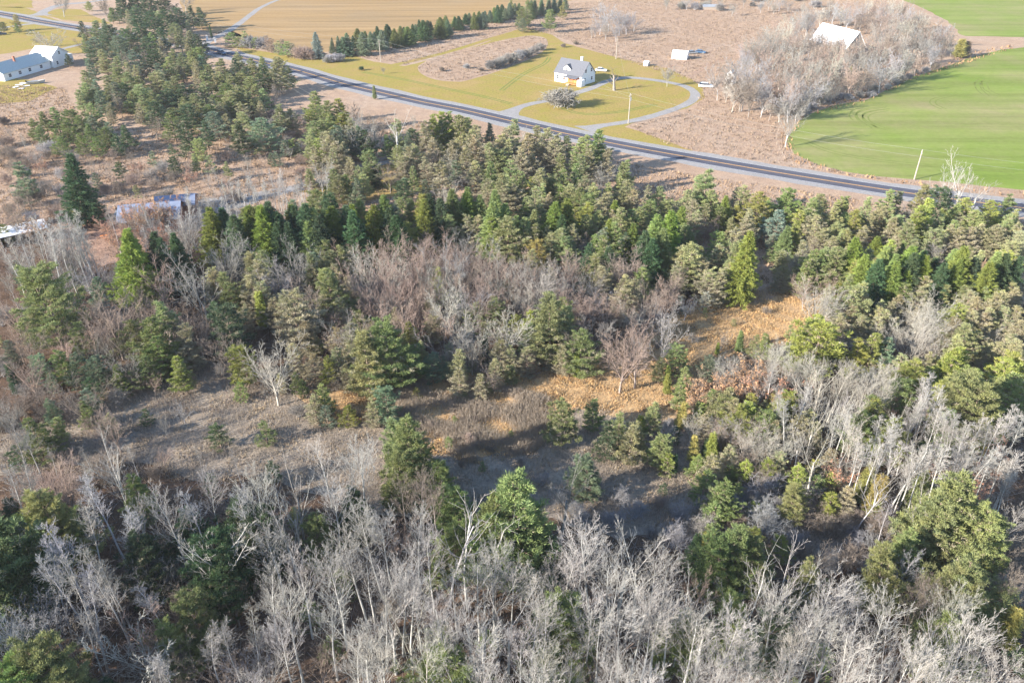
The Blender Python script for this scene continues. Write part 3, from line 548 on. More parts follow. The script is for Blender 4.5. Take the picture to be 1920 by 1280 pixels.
# the front wood, left
Gq = (0,850,A3)
cat('ash',*Gq,"600,-30,13,.9;890,140,15,.95;1110,50,13,.9;1130,280,16,1.1;720,230,12,.7;1410,80,16,.95;1590,110,15,.85;1430,580,13,.95;1530,900,13,.8",'w')
cat('birch',*Gq,"540,150,15 v;430,320,14 k;60,60,14 k;80,390,12 k;260,340,16 v;560,540,12 k;500,480,14 k;10,100,13 k;540,600,15 k;1340,200,14 v;1310,160,13 v;450,60,12 k;1230,880,13 k;1120,920,13 k;880,1060,11 v;860,1100,11 k;420,880,13 k;300,560,13 v;1350,900,12 k;330,540,15 k;180,520,13 v",'k')
cat('maple',*Gq,"290,30,11,1.1 p;230,40,10 p;150,50,9 p;320,60,8 p;830,400,8 n;1260,680,8 n;200,780,9,.9 v;690,860,12 w;780,850,10 p;100,740,10 v;1010,700,8 n;600,700,7 n;860,960,7 n;1380,1100,8 v;640,1080,8 n;1250,1100,8 n;350,1000,8 n;790,540,8 v;900,560,8 k;1000,1000,9 n;1420,1060,9 k",'p')
cat('bigpine',*Gq,"250,170,13,1.0 y;180,240,11 m;760,420,11 d;1300,230,12 d;1130,420,12,1.1 d;1200,560,10 d;1400,330,11 d;1060,790,10,.95 m;90,480,9 d;110,1040,13,1.0 m;730,110,9 m;1000,300,9 d;20,1090,12 m;320,1150,11,.9 y;950,900,9 m",'d')
# the front wood, centre
H_ = (640,850,A3)
cat('bigpine',*H_,"940,130,16,1.05 m;820,190,13,.9 m;1210,760,11,.8 m;1290,850,10 m;560,1070,11 m;1060,240,11,.8 m;1100,430,9 d;1900,860,9 m;60,180,10 d;300,-10,10 y;540,50,9 m;1380,20,7 b",'m')
cat('snag',*H_,"575,262,16 v;680,280,16 w;800,290,14 w",'v')
cat('ash',*H_,"20,20,14;90,-70,15;160,260,15;230,250,15;390,250,14;480,380,14;430,60,13 n;520,100,13 n;340,90,12 n;60,380,15;280,560,15;400,590,14;750,500,15;840,500,14;950,560,13;1110,540,13;1440,320,17,1.2;1350,380,15;1600,350,16,1.05;1260,490,14;1700,460,15,1.1;1780,480,14;1840,530,14;180,640,15;240,700,14;560,760,15;500,780,14;700,830,15;640,900,14;780,900,15;1010,900,15;1130,760,14;1060,740,14;1390,760,14;1460,830,14;1600,760,15;1680,700,15;1800,740,15;1870,720,14;100,880,14;200,900,14;330,620,15;1240,20,14 k;1520,500,14;1350,600,14;1180,560,12 k;620,560,14;870,620,13;1000,1130,14;1090,1160,14;880,1130,13;720,1150,13;1620,1150,14;1540,1120,13;1740,1100,14;1250,1130,12;1540,940,10 p;60,1160,12;30,920,14;930,740,13",'w')
# the front wood, right
I_ = (1280,850,A3)
cat('bigpine',*I_,"1580,125,14,1.25 y;1450,200,12,1.15 y;1700,240,11,1.0 y;1380,300,9 y;1800,330,9,.9 y;340,395,11,1.1 m;240,460,10,1.0 m;420,470,9 m;640,160,7,1.0 y;250,150,7,.95 m;1180,520,10,1.0 y;1290,420,9 m;1640,565,12,1.0 y;1560,600,11 y;1500,880,10 m;740,560,9,.7 y;310,780,10 m;520,900,9 d;1370,80,7 m;1340,130,6 y;1820,740,7 y",'y')
cat('youngpine',*I_,"140,85,5.5 m;350,30,4.8 y;510,30,5 y;660,60,5 y;850,95,4 y;840,210,4.5 y;90,20,4 m;270,70,3.5 m;160,390,4 m;180,270,4.5 m;740,110,4 m;290,0,3 m;60,520,4 d",'y')
cat('cedar',*I_,"1120,120,7,1.2 z;1050,40,7 z;660,60,4 z;80,440,5 d;1890,860,6,1.3 z;1880,900,5 z",'z')
cat('snag',*I_,"450,570,15 w;1060,150,9 v;880,490,4 v;520,1110,8 k",'w')
cat('ash',*I_,"620,540,15;840,630,15,.95;700,800,14;770,860,14;1170,800,15;1020,900,15;860,900,14;1000,980,14;1680,900,15;1790,930,14;1860,980,14;1290,500,9,1.2 v;1180,250,8 v;1420,680,11,1.0 n;1360,700,10 n;1440,920,12;1280,1060,13;1400,1040,13;1580,1060,13;160,780,13;260,900,14;390,930,13;80,870,14;30,700,13;100,660,12 p;540,1110,12;660,1120,12;330,690,11 k;1600,960,14;1730,1100,13;1830,1120,13;1120,1100,13;1230,980,13;940,1100,13;1500,1120,13;980,680,9;450,1000,12;200,1050,13;60,1060,13;650,640,14;570,720,14;920,760,13;1070,820,13;1340,860,11 n;1900,640,10 n;1870,600,10 n",'w')
cat('shrub',*I_,"460,110,4,1.2 v;480,300,4.5,1.1 v;520,340,3.5,1 k;850,340,4,1.1 n;360,190,2.5 v;720,150,3 v;640,430,3 v;940,330,3 n;1000,300,3 n;1150,300,5 n;820,560,3 v;1860,470,5 n;900,120,3 o;1560,520,2 o;1840,690,4 k;700,480,3 n;1000,420,3 v;1180,590,4 k;300,430,3 v",'v')
cat('birch',*I_,"1230,-90,12;1290,-80,13;1340,-80,12;1400,-70,13;1500,-80,13;1590,-90,12;1650,-80,12;1700,-80,12;1760,-70,12;1830,-60,12;1890,-50,12;1180,-60,11;1050,-60,10;1110,-80,11;1880,80,10;1840,150,9;980,-30,10",'w')
# far side of the road: farmyard trees, hedge of spruces, grove by the barn
cat('shrub',*B,"1230,480,7,1.35 k",'k'); TREES[-1][4] = 'k'
cat('maple',*B,"1830,360,8 k;230,370,3 k",'k')
cat('pollard',1000,60,.1797,"862,345,9,1.0 n",'n')
cat('shrub',*B,"830,330,4 k;870,320,4 k;900,310,4 k;930,290,4.5 k;960,290,4.5 k;1000,270,4.5 v;1040,260,4.5 k;1080,250,4 k;1110,230,4 k;780,370,2 n;700,350,2.4 v;560,370,2 n;110,365,2 d;1240,240,2 n;1310,225,2 n",'k')
for i in range(46):                                # spruce hedge along the gold field
    t = i / 45; x = 644 + 350 * t ** .98; y = 77 - 66 * t
    add('spruce', x + RNG.uniform(-3, 3), y + 15 - RNG.uniform(22, 36) * (1 - .25 * t), RNG.uniform(5, 10), RNG.choice('bbddm'), RNG.uniform(1.3, 2.0))
cat('spruce',*B,"1080,-5,9,1.3;1120,-10,9,1.3;1160,-15,9,1.3;1190,-18,9,1.3;1220,-22,9,1.3;1250,-26,8,1.3;1060,-2,9,1.3",'b')
cat('pine',*B,"1040,-10,14 m;1010,40,11 m;1010,100,7 b;1165,50,11 m;1235,10,9 z;950,0,9 m",'m')
for i, (x, y, c, h) in enumerate([(425,62,'n',6),(433,60,'m',6.5),(446,68,'m',5),(457,57,'g',7.5),(466,64,'v',6),(477,70,'m',5),(488,66,'v',6),(497,66,'n',7),(506,70,'n',6.5),(519,76,'g',6),(528,72,'n',6),(537,77,'m',6.5),(548,80,'n',6),(558,82,'p',6),(566,86,'p',5.5),(575,84,'p',6)]):
    add('youngpine' if c in 'gm' else ('shrub' if c in 'vp' else 'youngpine'), x, y, h, 'n' if c == 'n' else c, 1.7 if c in 'zm' else .95)
cat('cedar',0,0,1,"393,47,6,.6 d"); cat('shrub',*A3 and (0,0,A3),"1850,290,4,1.5 v;1890,295,3.5,1.3 v;1820,310,3 k",'v')
cat('spruce',0,0,A3,"1845,210,7 b;1880,200,7.5 b",'b')
cat('maple',*B,"1450,60,11,1.1 v;1500,20,13,1.2 v;1560,40,13,1.1 v;1600,60,11 v;1420,110,8 v;1640,70,9 v;1400,140,6 k;1480,110,9 k;1540,120,9 v;1450,0,10 v",'v')
cat('bigpine',0,0,1,"248,-22,17,1.1 d;270,-15,16 d;225,-12,15 d;300,-25,15 d;205,14,8 m",'d')
cat('maple',0,0,1,"106,-20,14 k;85,50,12,1.3 s;70,58,7 k;190,-10,12 n;215,5,10 n;340,-20,12 k",'k')
cat('pine',0,0,1,"123,97,6 d;24,22,9 z;28,40,6 m;2,38,6 m;162,0,6 y",'m')
cat('cedar',1280,0,A3,"1570,215,8,2.2 z;1600,225,7,2.0 n;940,370,6,1.5 y",'z')
CLEAR = [[(560,765),(700,722),(800,712),(900,712),(1000,695),(1120,680),(1240,625),(1300,575),(1420,548),(1520,520),(1560,560),(1480,640),(1330,690),(1290,740),(1275,800),(1000,860),(880,880),(720,800),(620,800)], [(240,760),(360,695),(480,725),(560,770),(520,860),(300,900),(200,850)]]
KEEP += [[(G(*p).x, G(*p).y) for p in A] for A in CLEAR]
GROVE = [(1345,120),(1372,105),(1400,70),(1440,40),(1480,20),(1560,-5),(1690,-8),(1745,22),(1785,48),(1796,85),(1770,104),(1712,118),(1660,140),(1610,165),(1540,178),(1480,188),(1430,168),(1400,150),(1362,150)]
KEEP.append([(G(*p).x, G(*p).y) for p in [(1500,85),(1545,55),(1640,75),(1640,112),(1590,125),(1500,105)]])
fill(GROVE, 16, [(7,'maple','vkkspn',10,14),(1.5,'maple','ns',6,9)], 11, .55, 280)
fill([(1440,165),(1500,175),(1600,168),(1700,132),(1720,125),(1760,112),(1620,190),(1500,205),(1470,200)], 15, [(3,'shrub','vkn',2.5,4),(.5,'youngpine','d',3,5)], 12, .4, 60)
fill([(1240,-8),(1330,-14),(1560,-14),(1560,0),(1330,6),(1250,2)], 17, [(3,'maple','vk',6,9),(2,'shrub','kv',3,5)], 13, .5, 50)
# fill-in of the woods between the trees placed above
fill([(500,820),(560,800),(700,810),(720,880),(860,905),(880,965),(1010,1090),(1060,1010),(1100,985),(1290,1040),(1420,1090),(1700,1100),(1920,1100),(1920,1300),(500,1300)], 66, [(8,'poplar','wwws',12,15),(2,'ash','wk',11,14),(.6,'bigpine','m',7,9),(1,'maple','np',6,9)], 21, .72, 170)
fill([(0,870),(140,860),(500,900),(500,1300),(0,1300)], 78, [(3,'birch','kv',11,14),(1.2,'maple','nk',6,8),(1.5,'poplar','vk',11,14),(.5,'bigpine','d',6,8)], 22, .75, 40)
fill([(480,905),(1010,1090),(1290,1060),(1920,1110),(2050,1420),(-100,1420),(0,1180)], 90, [(2,'shrub','np',2,3),(1,'youngpine','m',3,5)], 23, .3, 60)
fill([(560,500),(640,440),(780,410),(1000,450),(1190,500),(1310,560),(1240,640),(1120,560),(1000,640),(800,650),(640,640),(560,600)], 36, [(7,'maple','pppkns',8,12),(1.2,'drypine','t',6,8),(1,'pine','gy',5,8)], 24, .62, 120)
fill([(0,440),(190,470),(330,540),(460,640),(400,700),(200,700),(0,740)], 42, [(5,'maple','pkn',7,10),(1,'pine','mb',6,8)], 25, .62, 60)
fill([(0,210),(60,260),(230,275),(420,300),(600,330),(560,345),(360,368),(200,366),(0,420)], 27, [(4,'maple','pnk',4.5,7.5),(3,'shrub','pkn',3,4.5),(.7,'youngpine','gb',3,5),(.5,'oak','r',5,6)], 26, .55, 120)
fill([(150,20),(350,0),(380,90),(520,110),(545,200),(430,232),(300,220),(140,180)], 21, [(6,'pine','ggmbd',9,12),(1.2,'drypine','t',7,10),(1,'maple','n',7,9)], 27, .6, 80)
fill([(480,190),(560,205),(580,330),(470,310),(400,280)], 26, [(3,'maple','pk',4,6),(3,'shrub','kp',3,4)], 28, .5, 30)
fill([(560,190),(700,215),(800,215),(930,225),(1000,235),(1140,262),(1190,330),(1100,390),(880,350),(740,320),(600,310)], 35, [(2.5,'drypine','t',6,12),(5,'pine','ggmyb',6.5,12),(2.2,'maple','nks',7,10)], 29, .62, 80)
fill([(800,340),(1000,330),(1200,370),(1400,380),(1400,500),(1280,470),(1150,470),(1000,430),(860,400)], 38, [(5,'pine','gmy',7,9),(2,'drypine','t',6,9),(2,'spruce','mdy',9,11)], 30, .62, 60)
fill([(1200,340),(1330,350),(1500,368),(1700,385),(1920,400),(1920,620),(1700,590),(1560,500),(1400,420),(1240,400)], 38, [(2.5,'drypine','t',6,8.5),(6,'pine','gymt',6,9),(1.5,'spruce','ym',8,10),(1,'maple','sk',6,8)], 31, .62, 110)
fill([(1560,560),(1700,570),(1920,600),(1920,700),(1760,690),(1600,640)], 36, [(4,'drypine','t',5,8),(2,'maple','sp',5,8),(2,'pine','y',6,8)], 32, .6, 45)
fill([(1400,620),(1540,650),(1700,690),(1800,780),(1920,820),(1920,930),(1740,900),(1600,860),(1500,800),(1440,720)], 34, [(5,'ash','sk',9,12),(3,'birch','wk',10,12),(1,'pine','y',6,8),(1,'oak','r',5,7)], 33, .6, 90)
fill([(1290,740),(1420,700),(1500,780),(1620,880),(1560,940),(1400,880),(1290,830)], 36, [(3,'maple','snk',4,7),(2,'pine','ty',4,6),(2,'drypine','t',4,6),(1,'cedar','yz',3,5)], 34, .55, 50)
fill([(1540,890),(1740,930),(1700,1050),(1560,1040),(1330,1000),(1300,900)], 44, [(5,'shrub','vkn',2.5,4),(1,'maple','vn',4,6),(1,'youngpine','y',3,4.5)], 35, .5, 50)
fill([(0,700),(240,690),(440,690),(640,640),(1080,690),(900,720),(560,770),(300,760),(60,800)], 52, [(3,'youngpine','gmb',2.5,4.5),(3,'shrub','pkn',2,3.5),(2,'drypine','t',4,6)], 36, .5, 50)
fill([(1300,500),(1420,540),(1560,520),(1520,640),(1300,700),(1230,640)], 60, [(2,'shrub','kn',1.5,2.5),(1,'youngpine','mg',1.5,3)], 37, .5, 12, True)
fill([(20,790),(240,790),(560,850),(540,900),(240,880),(20,870)], 60, [(3,'shrub','vkn',2.5,3.5),(2,'birch','k',5,7),(1,'youngpine','d',2.5,4)], 38, .5, 20)
fill([(-20,560),(200,560),(420,560),(480,680),(300,730),(100,760),(-20,800)], 54, [(4,'shrub','pnk',2.5,4.5),(2,'maple','pn',5,7.5),(1,'youngpine','gmd',3,5)], 41, .5, 70)
fill([(420,500),(640,520),(760,640),(660,720),(520,760),(420,640)], 50, [(3,'shrub','pnk',2.5,4),(2,'maple','pkn',5,8),(2,'drypine','t',5,8),(1,'youngpine','gmy',3,5)], 42, .5, 50)
fill([(0,740),(240,760),(200,880),(0,900)], 50, [(3,'shrub','vkn',2.5,4),(2,'maple','vk',6,9),(1,'youngpine','d',3,5)], 43, .5, 20)
fill([(-20,250),(120,262),(140,400),(60,420),(-20,420)], 24, [(4,'shrub','pnv',2.5,4.5),(3,'maple','pnv',4,7)], 44, .5, 60)
cat('pine',0,0,1,"1062,748,9,1.15 m;1080,775,7 g;1045,790,7 m;1135,782,7.5 d;1150,800,6 m;1190,778,6.5 t;1236,812,6 g;1208,778,4.5 y;1120,760,6 g;1100,800,5 d","m")
cat('youngpine',0,0,1,"1255,850,4 y;1270,800,3 d;1310,850,3 y;1385,905,3.5 m;1370,870,3 y;1440,880,3 y;1500,905,5 y;1480,960,3 m;1350,910,5 g;1330,880,4 y;1245,905,2 d;1530,860,3.5 y;1545,935,3 y;1420,940,3 m",'y')
fill([(120,395),(330,365),(360,440),(300,480),(140,470)], 26, [(5,'maple','kwnp',8,11),(1,'oak','r',6,8),(2,'birch','wk',10,12)], 51, .4, 34, True)
fill([(330,350),(620,300),(640,340),(480,380),(340,400)], 24, [(4,'birch','w',8,10),(3,'maple','kwv',6,8)], 52, .5, 60, True)
fill([(1000,880),(1100,900),(1300,920),(1280,1000),(1100,960)], 44, [(4,'shrub','vnk',2,3.5)], 53, .5, 22)
fill([(640,760),(860,760),(1000,800),(980,870),(860,880),(700,800)], 36, [(3,'shrub','nkp',1.2,2.2),(.4,'youngpine','m',1.5,2.5)], 54, .5, 14, True)
cat('maple',0,0,1,"222,382,11 k;246,374,11 n;270,376,12 k;298,380,11 k;236,396,10 n;262,392,11 p;288,398,10 n;212,392,10 k;318,384,10 k;252,408,9 k;280,412,9 n","k"); cat('oak',0,0,1,"258,366,9 r;296,372,8 o","o")
for i in range(15): add('spruce', 385 + i * 26 + RNG.uniform(-6, 6), 384 + (i % 3) * 7 + RNG.uniform(-6, 6), RNG.uniform(12, 14.5), 'd' if i % 3 else 'e', 1.05)
for i in range(10): add('spruce', 1625 + i * 30 + RNG.uniform(-6, 6), 474 + (i % 3) * 8, RNG.uniform(10.5, 13), 'd' if i % 2 else 'e', 1.1)
for T in TREES:                                    # sizes settled against the photograph
    if T[0] == 'spruce' and (T[4] or 'd') == 'y': T[4] = 'e'
    if T[0] == 'spruce' and 125 < T[2] < 235: T[5] *= 1.2
    if T[0] == 'pine' and T[2] > 215 and T[1] < -20: T[3] *= .88; T[5] *= 1.28
    if T[0] == 'bigpine' and T[2] < 95 and T[1] < -12: T[5] *= .8
for T in TREES:
    if T[4] == 'v' and T[0] in ('spruce', 'pine', 'youngpine'): T[4] = 'i'
for T in TREES:
    if T[0] == 'bigpine' and T[4] == 'y': T[4] = 'a'
    if T[0] == 'bigpine' and T[1] > 15: T[5] *= .84
# ------------------------------------------------------------------ the ground and its areas
def ngon_sheet(name, pts, z, mat, jag=0.0, seed=1, step=2.0):
    rg = random.Random(seed); P = [Vector((p[0], p[1], 0)) for p in pts]; out = []
    ph = [rg.uniform(0, 6.28) for _ in range(8)]; s = 0.0
    for i in range(len(P)):
        a, b = P[i], P[(i+1) % len(P)]; n = max(1, min(160, int((b - a).length / step))); nrm = Vector((-(b-a).y, (b-a).x, 0)).normalized() if (b-a).length else Vector((0, 0, 0))
        for k in range(n):
            s += (b - a).length / n
            o = sum(math.sin(s / (23, 9.1, 4.3, 2.2)[j] + ph[j]) * (1, .6, .4, .25)[j] for j in range(4)) * jag if jag else 0
            out.append((a.lerp(b, k / n) + nrm * (o + (rg.uniform(-.25, .25) * jag if jag else 0)), z))
    bm = bmesh.new(); vs = [bm.verts.new((p.x, p.y, z)) for p, _ in out]; f = bm.faces.new(vs)
    if f.normal.z < 0: f.normal_flip()
    bmesh.ops.triangulate(bm, faces=bm.faces[:])
    me = bpy.data.meshes.new(name); bm.to_mesh(me); bm.free(); me.materials.append(mat)
    return tag(link(name, me), kind='structure')
def gp(poly): return [G(*p) for p in poly]
def smooth(pts, step=3.0):
    q = pts + pts[:1]; c = catmull([pts[-1]] + q + [pts[1]], step)
    n0 = max(2, int((pts[0] - pts[-1]).length / step)); n1 = max(2, int((pts[1] - pts[0]).length / step))
    return c[n0:len(c) - 1 - n1]
def strip(name, path, w0, w1, z, mat, off=0.0, ends=None):
    bm = bmesh.new(); L_ = []
    for i, p in enumerate(path):
        d = (path[min(i+1, len(path)-1)] - path[max(i-1, 0)]); d.z = 0; d.normalize(); nn = Vector((-d.y, d.x, 0)); t = i / max(1, len(path)-1)
        wd = w0 + (w1 - w0) * t
        if mat is M['gravel']: wd *= 1 + .05 * math.sin(i * 1.7) + .04 * math.sin(i * .63 + 1) + .03 * math.sin(i * 3.1)
        if ends and i < 3: wd *= (2.6, 1.7, 1.2)[i] if ends in ('both', 'start') else 1
        if ends and i > len(path) - 4: wd *= (1.2, 1.7, 2.6)[i - len(path) + 3] if ends in ('both', 'end') else 1
        L_.append((bm.verts.new((p + nn * (off + wd / 2)).to_tuple()[:2] + (z,)), bm.verts.new((p + nn * (off - wd / 2)).to_tuple()[:2] + (z,))))
    for a, b in zip(L_, L_[1:]): bm.faces.new((a[1], b[1], b[0], a[0]))
    me = bpy.data.meshes.new(name); bm.to_mesh(me); bm.free(); me.materials.append(mat); return tag(link(name, me), kind='structure')
ngon_sheet('ground', [(-9000, -400), (9000, -400), (9000, 16000), (-9000, 16000)], 0, M['scrub'], 0, step=1e5)
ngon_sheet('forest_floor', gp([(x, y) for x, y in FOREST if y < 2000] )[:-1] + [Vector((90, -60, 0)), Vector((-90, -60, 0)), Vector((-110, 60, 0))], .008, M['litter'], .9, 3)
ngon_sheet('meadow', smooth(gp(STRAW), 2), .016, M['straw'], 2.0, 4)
ngon_sheet('shade_toned_meadow', smooth(gp(SHADE), 2), .012, M['shade'], 2.2, 5)
ngon_sheet('lawn', gp(LAWN), .008, M['lawn'], .35, 6)
ngon_sheet('scrub_island', smooth(gp(ISLAND)), .02, M['scrub'], .3, 7)
ngon_sheet('stubble_field', gp(GOLDF), .008, M['gold'], .5, 8)
ngon_sheet('wheat_field', smooth(gp(GREENF[:13]), 3)[:0] + gp(GREENF), .008, M['green'], .5, 9)
ngon_sheet('far_wheat_field', gp(GREENF2), .008, M['green'], .8, 10)
ngon_sheet('house_lawn', gp(LEFTLAWN), .008, M['lawn'], .6, 11)
ngon_sheet('far_lawn', gp([(-200,-20),(30,-20),(60,4),(66,16),(30,15),(-200,4)]), .008, M['lawn'], .6, 12)
ngon_sheet('verge_lawn', gp([(80,26),(110,17),(150,18),(210,45),(160,42),(120,38)]), .012, M['lawn'], .4, 13)
ngon_sheet('yard', gp([(120,470),(140,405),(215,390),(240,375),(340,378),(330,400),(270,480),(190,500)]), .012, M['dirt'], .7, 14)
ngon_sheet('yard_lawn', gp([(560,360),(620,330),(700,305),(740,310),(800,340),(830,335),(850,345),(720,372),(640,385)]), .014, M['lawn'], .6, 15)
ngon_sheet('cut_grass', gp([(-60,140),(60,150),(110,165),(60,190),(-60,200)]), .014, M['lawn'], .6, 16)
strip('road_shoulder', ROADC, 12.4, 12.4, .024, M['gravel'])
strip('road', ROADC, 7.2, 7.2, .034, M['asphalt'])
strip('edge_line', ROADC, .22, .22, .040, M['whiteline'], 3.35); strip('edge_line', ROADC, .22, .22, .040, M['whiteline'], -3.35)
strip('centre_line', ROADC, .20, .20, .040, M['yellow'], .16); strip('centre_line', ROADC, .20, .20, .040, M['yellow'], -.16)
DRIVE = catmull(gp([(950,214),(975,201),(1000,194),(1032,188),(1072,177),(1108,166),(1135,154),(1158,147.5),(1182,146),(1216,149),(1252,154.5),(1281,161),(1300,171),(1303,183),(1287,195.5),(1252,209),(1207,222),(1162,231),(1126,236),(1095,243)]), 3)
strip('driveway', DRIVE, 3.4, 3.4, .030, M['gravel'], ends='both')
strip('lane', catmull(gp(LANE), 3), 4.2, 6.0, .028, M['gravel'])
strip('yard_drive', catmull(gp([(470,366),(430,380),(385,388),(340,396)]), 3), 9, 12, .026, M['gravel'])
strip('side_road', catmull(gp([(70,30),(92,17),(118,9),(160,5),(230,-4),(330,-14)]), 4), 6, 5, .030, M['gravel'], ends='start')
strip('house_drive', catmull(gp([(235,58),(200,72),(150,84),(112,93)]), 3), 3, 3, .026, M['gravel'])
strip('side_lane', catmull(gp([(-40,62),(10,52),(50,46),(80,43)]), 3), 4, 4, .028, M['gravel'])
strip('gate_drive', catmull(gp([(378,86),(396,74),(414,66),(432,56),(452,42),(470,28),(492,13),(530,-2),(600,-14)]), 4), 4.5, 2.2, .026, M['gravel'])
MOWN = catmull(gp([(700,132),(740,122),(800,108),(860,92),(930,70),(985,57),(1030,66)]), 4)
for pts in ([(1036,180),(1060,205),(1100,214),(1160,210),(1230,196)], [(960,195),(900,180),(830,165),(760,150),(680,135)], [(940,170),(980,140),(1020,120),(1030,108)]):
    c = catmull(gp(pts), 3); strip('mower_track', c, .6, .6, .015, M['track'], .7); strip('mower_track', c, .6, .6, .015, M['track'], -.7)
strip('mown_path', MOWN, 4.0, 3.0, .022, M['lawn'])
for pts in ([(1605,226),(1598,218),(1604,208),(1625,202),(1660,198)], [(1640,240),(1618,226),(1612,214),(1630,207),(1665,203)], [(1668,244),(1632,232),(1622,219),(1636,211),(1662,207)],
            [(1770,205),(1752,197),(1750,188),(1775,181),(1815,178)], [(1850,180),(1836,168),(1833,156),(1842,148)], [(1868,178),(1850,168),(1846,156)], [(1500,262),(1560,285),(1640,300),(1760,312),(1900,322)], [(1660,160),(1720,168),(1800,160),(1880,150)]):
    c = catmull(gp(pts), 3); strip('wheel_track', c, .5, .5, .014, M['track'], .9); strip('wheel_track', c, .5, .5, .014, M['track'], -.9)
for pts in ([(1225,128),(1262,124),(1310,105),(1345,94)], [(1290,146),(1330,122),(1365,108)]):
    c = catmull(gp(pts), 3); strip('dirt_track', c, .7, .6, .012, M['dirt'], .8); strip('dirt_track', c, .7, .6, .012, M['dirt'], -.8)

# ------------------------------------------------------------------ dry grass, brush and litter (nobody could count them)
def blades(name, n, sampler, hmin, hmax, wid, mat, color, label, seed, dryp=.3, lean=.5):
    rg = np.random.default_rng(seed); P = sampler(n, rg); n = len(P)
    cl = .5 + .5 * np.sin(P[:, 0] * .9 + 2 * np.sin(P[:, 1] * .31)) * np.sin(P[:, 1] * .8 + 1.7 * np.sin(P[:, 0] * .27))
    keep = rg.random(n) < .35 + .65 * cl; P = P[keep]; n = len(P)
    D = np.stack([rg.normal(0, lean, n), rg.normal(0, lean, n), np.ones(n)], 1); h = rg.uniform(hmin, hmax, n) * (.6 + .7 * cl[keep])
    P = np.concatenate([P, np.full((n, 1), -.02)], 1); V, F = tris(P, D, h, h * wid * rg.uniform(.6, 1.3, n), rg)
    dr = (rg.random(n) < dryp).astype(float) * rg.uniform(.3, 1, n)
    o = link(name, npmesh(name, V, F, 3, mat, {"dry": dr})); o.color = (*color, 1); return tag(o, label, kind='stuff')
def in_poly(polys, avoid=()):
    W = [[(G(*p).x, G(*p).y) for p in q] for q in polys]; A = [[(G(*p).x, G(*p).y) for p in q] for q in avoid]
    def mask(X, Y, poly):
        c = np.zeros(len(X), bool); j = len(poly) - 1
        for i in range(len(poly)):
            xi, yi = poly[i]; xj, yj = poly[j]
            with np.errstate(divide='ignore', invalid='ignore'):
                c ^= ((yi > Y) != (yj > Y)) & (X < (xj - xi) * (Y - yi) / ((yj - yi) or 1e-9) + xi)
            j = i
        return c
    def f(n, rg):
        xs = [x for q in W for x, _ in q]; ys = [y for q in W for _, y in q]
        X = rg.uniform(min(xs), max(xs), n * 3); Y = rg.uniform(min(ys), max(ys), n * 3); m = np.zeros(len(X), bool)
        for q in W: m |= mask(X, Y, q)
        for q in A: m &= ~mask(X, Y, q)
        X, Y = X[m][:n], Y[m][:n]
        d = np.full(len(X), 1e9)
        for a in RA: d = np.minimum(d, np.hypot(X - a[0], Y - a[1]))
        for a in DRIVE[::2]: d = np.minimum(d, np.hypot(X - a.x, Y - a.y) + 4.8)
        k = d > 6.9; return np.stack([X[k], Y[k]], 1)
    return f
blades('meadow_grass', 130000, in_poly([STRAW]), .15, .45, .35, M['drygrass'], (.62, .43, .24), 'tawny dry grass standing in the sunlit clearing', 1)
blades('shade_toned_grass', 120000, in_poly([SHADE]), .15, .42, .3, M['drygrass'], (.43, .35, .27), 'dry weeds coloured grey brown for shade in the clearing', 2)  # grass toned down to carry the same shade in its colour
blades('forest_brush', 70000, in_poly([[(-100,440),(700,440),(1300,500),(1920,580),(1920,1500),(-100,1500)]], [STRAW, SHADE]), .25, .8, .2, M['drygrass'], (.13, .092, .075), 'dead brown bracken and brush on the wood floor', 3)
MIDS = [(-300,150),(120,165),(160,240),(600,250),(560,200),(830,235),(1250,320),(1720,390),(1960,420),(1960,600),(1500,560),(1200,460),(700,450),(-300,450)]
blades('roadside_grass', 150000, in_poly([MIDS], [[(120,470),(140,405),(340,378),(270,480)]]), .25, .65, .55, M['drygrass'], (.37, .265, .19), 'tan dry scrub grass between the road and the woods', 4)
FARS = [(640,102),(760,66),(985,30),(1060,8),(1250,-10),(1640,-14),(1800,70),(1700,150),(1500,225),(1480,290),(1560,325),(1720,345),(1600,345),(1280,285),(1180,238),(1300,205),(1320,160),(1140,105),(1030,64),(960,58),(760,122)]
blades('far_scrub_grass', 220000, in_poly([FARS, ISLAND, [(1180,237),(1310,205),(1480,235),(1490,290),(1640,335),(1290,288)]], [GREENF]), .25, .6, .6, M['drygrass'], (.33, .25, .20), 'pale pinkish scrub grass around the farmyard', 5, .35)
blades('field_edge_weeds', 9000, in_poly([[(1462,262),(1470,225),(1520,203),(1660,160),(1830,98),(1900,84),(1900,92),(1720,148),(1620,193),(1510,218),(1484,260),(1500,295),(1585,326),(1720,343),(1920,361),(1920,370),(1640,344),(1490,305)]]), .5, 1.2, .5, M['drygrass'], (.40, .25, .15), 'rusty weeds along the edge of the green field', 6)
def sticks(name, n, sampler, col, label, seed):
    rg = np.random.default_rng(seed); P = sampler(n, rg); n = len(P); a = rg.uniform(0, 6.28, n); l = rg.uniform(.5, 2.6, n)
    p0 = np.concatenate([P, np.full((n, 1), .03)], 1); p1 = p0 + np.stack([np.cos(a)*l, np.sin(a)*l, rg.uniform(0, .5, n)*l], 1)
    V, F = prisms([(p0[i], p1[i], .03, .012) for i in range(n)], 3); o = link(name, npmesh(name, V, F, 4, M['twig'])); o.color = (*col, 1); tag(o, label, kind='stuff')
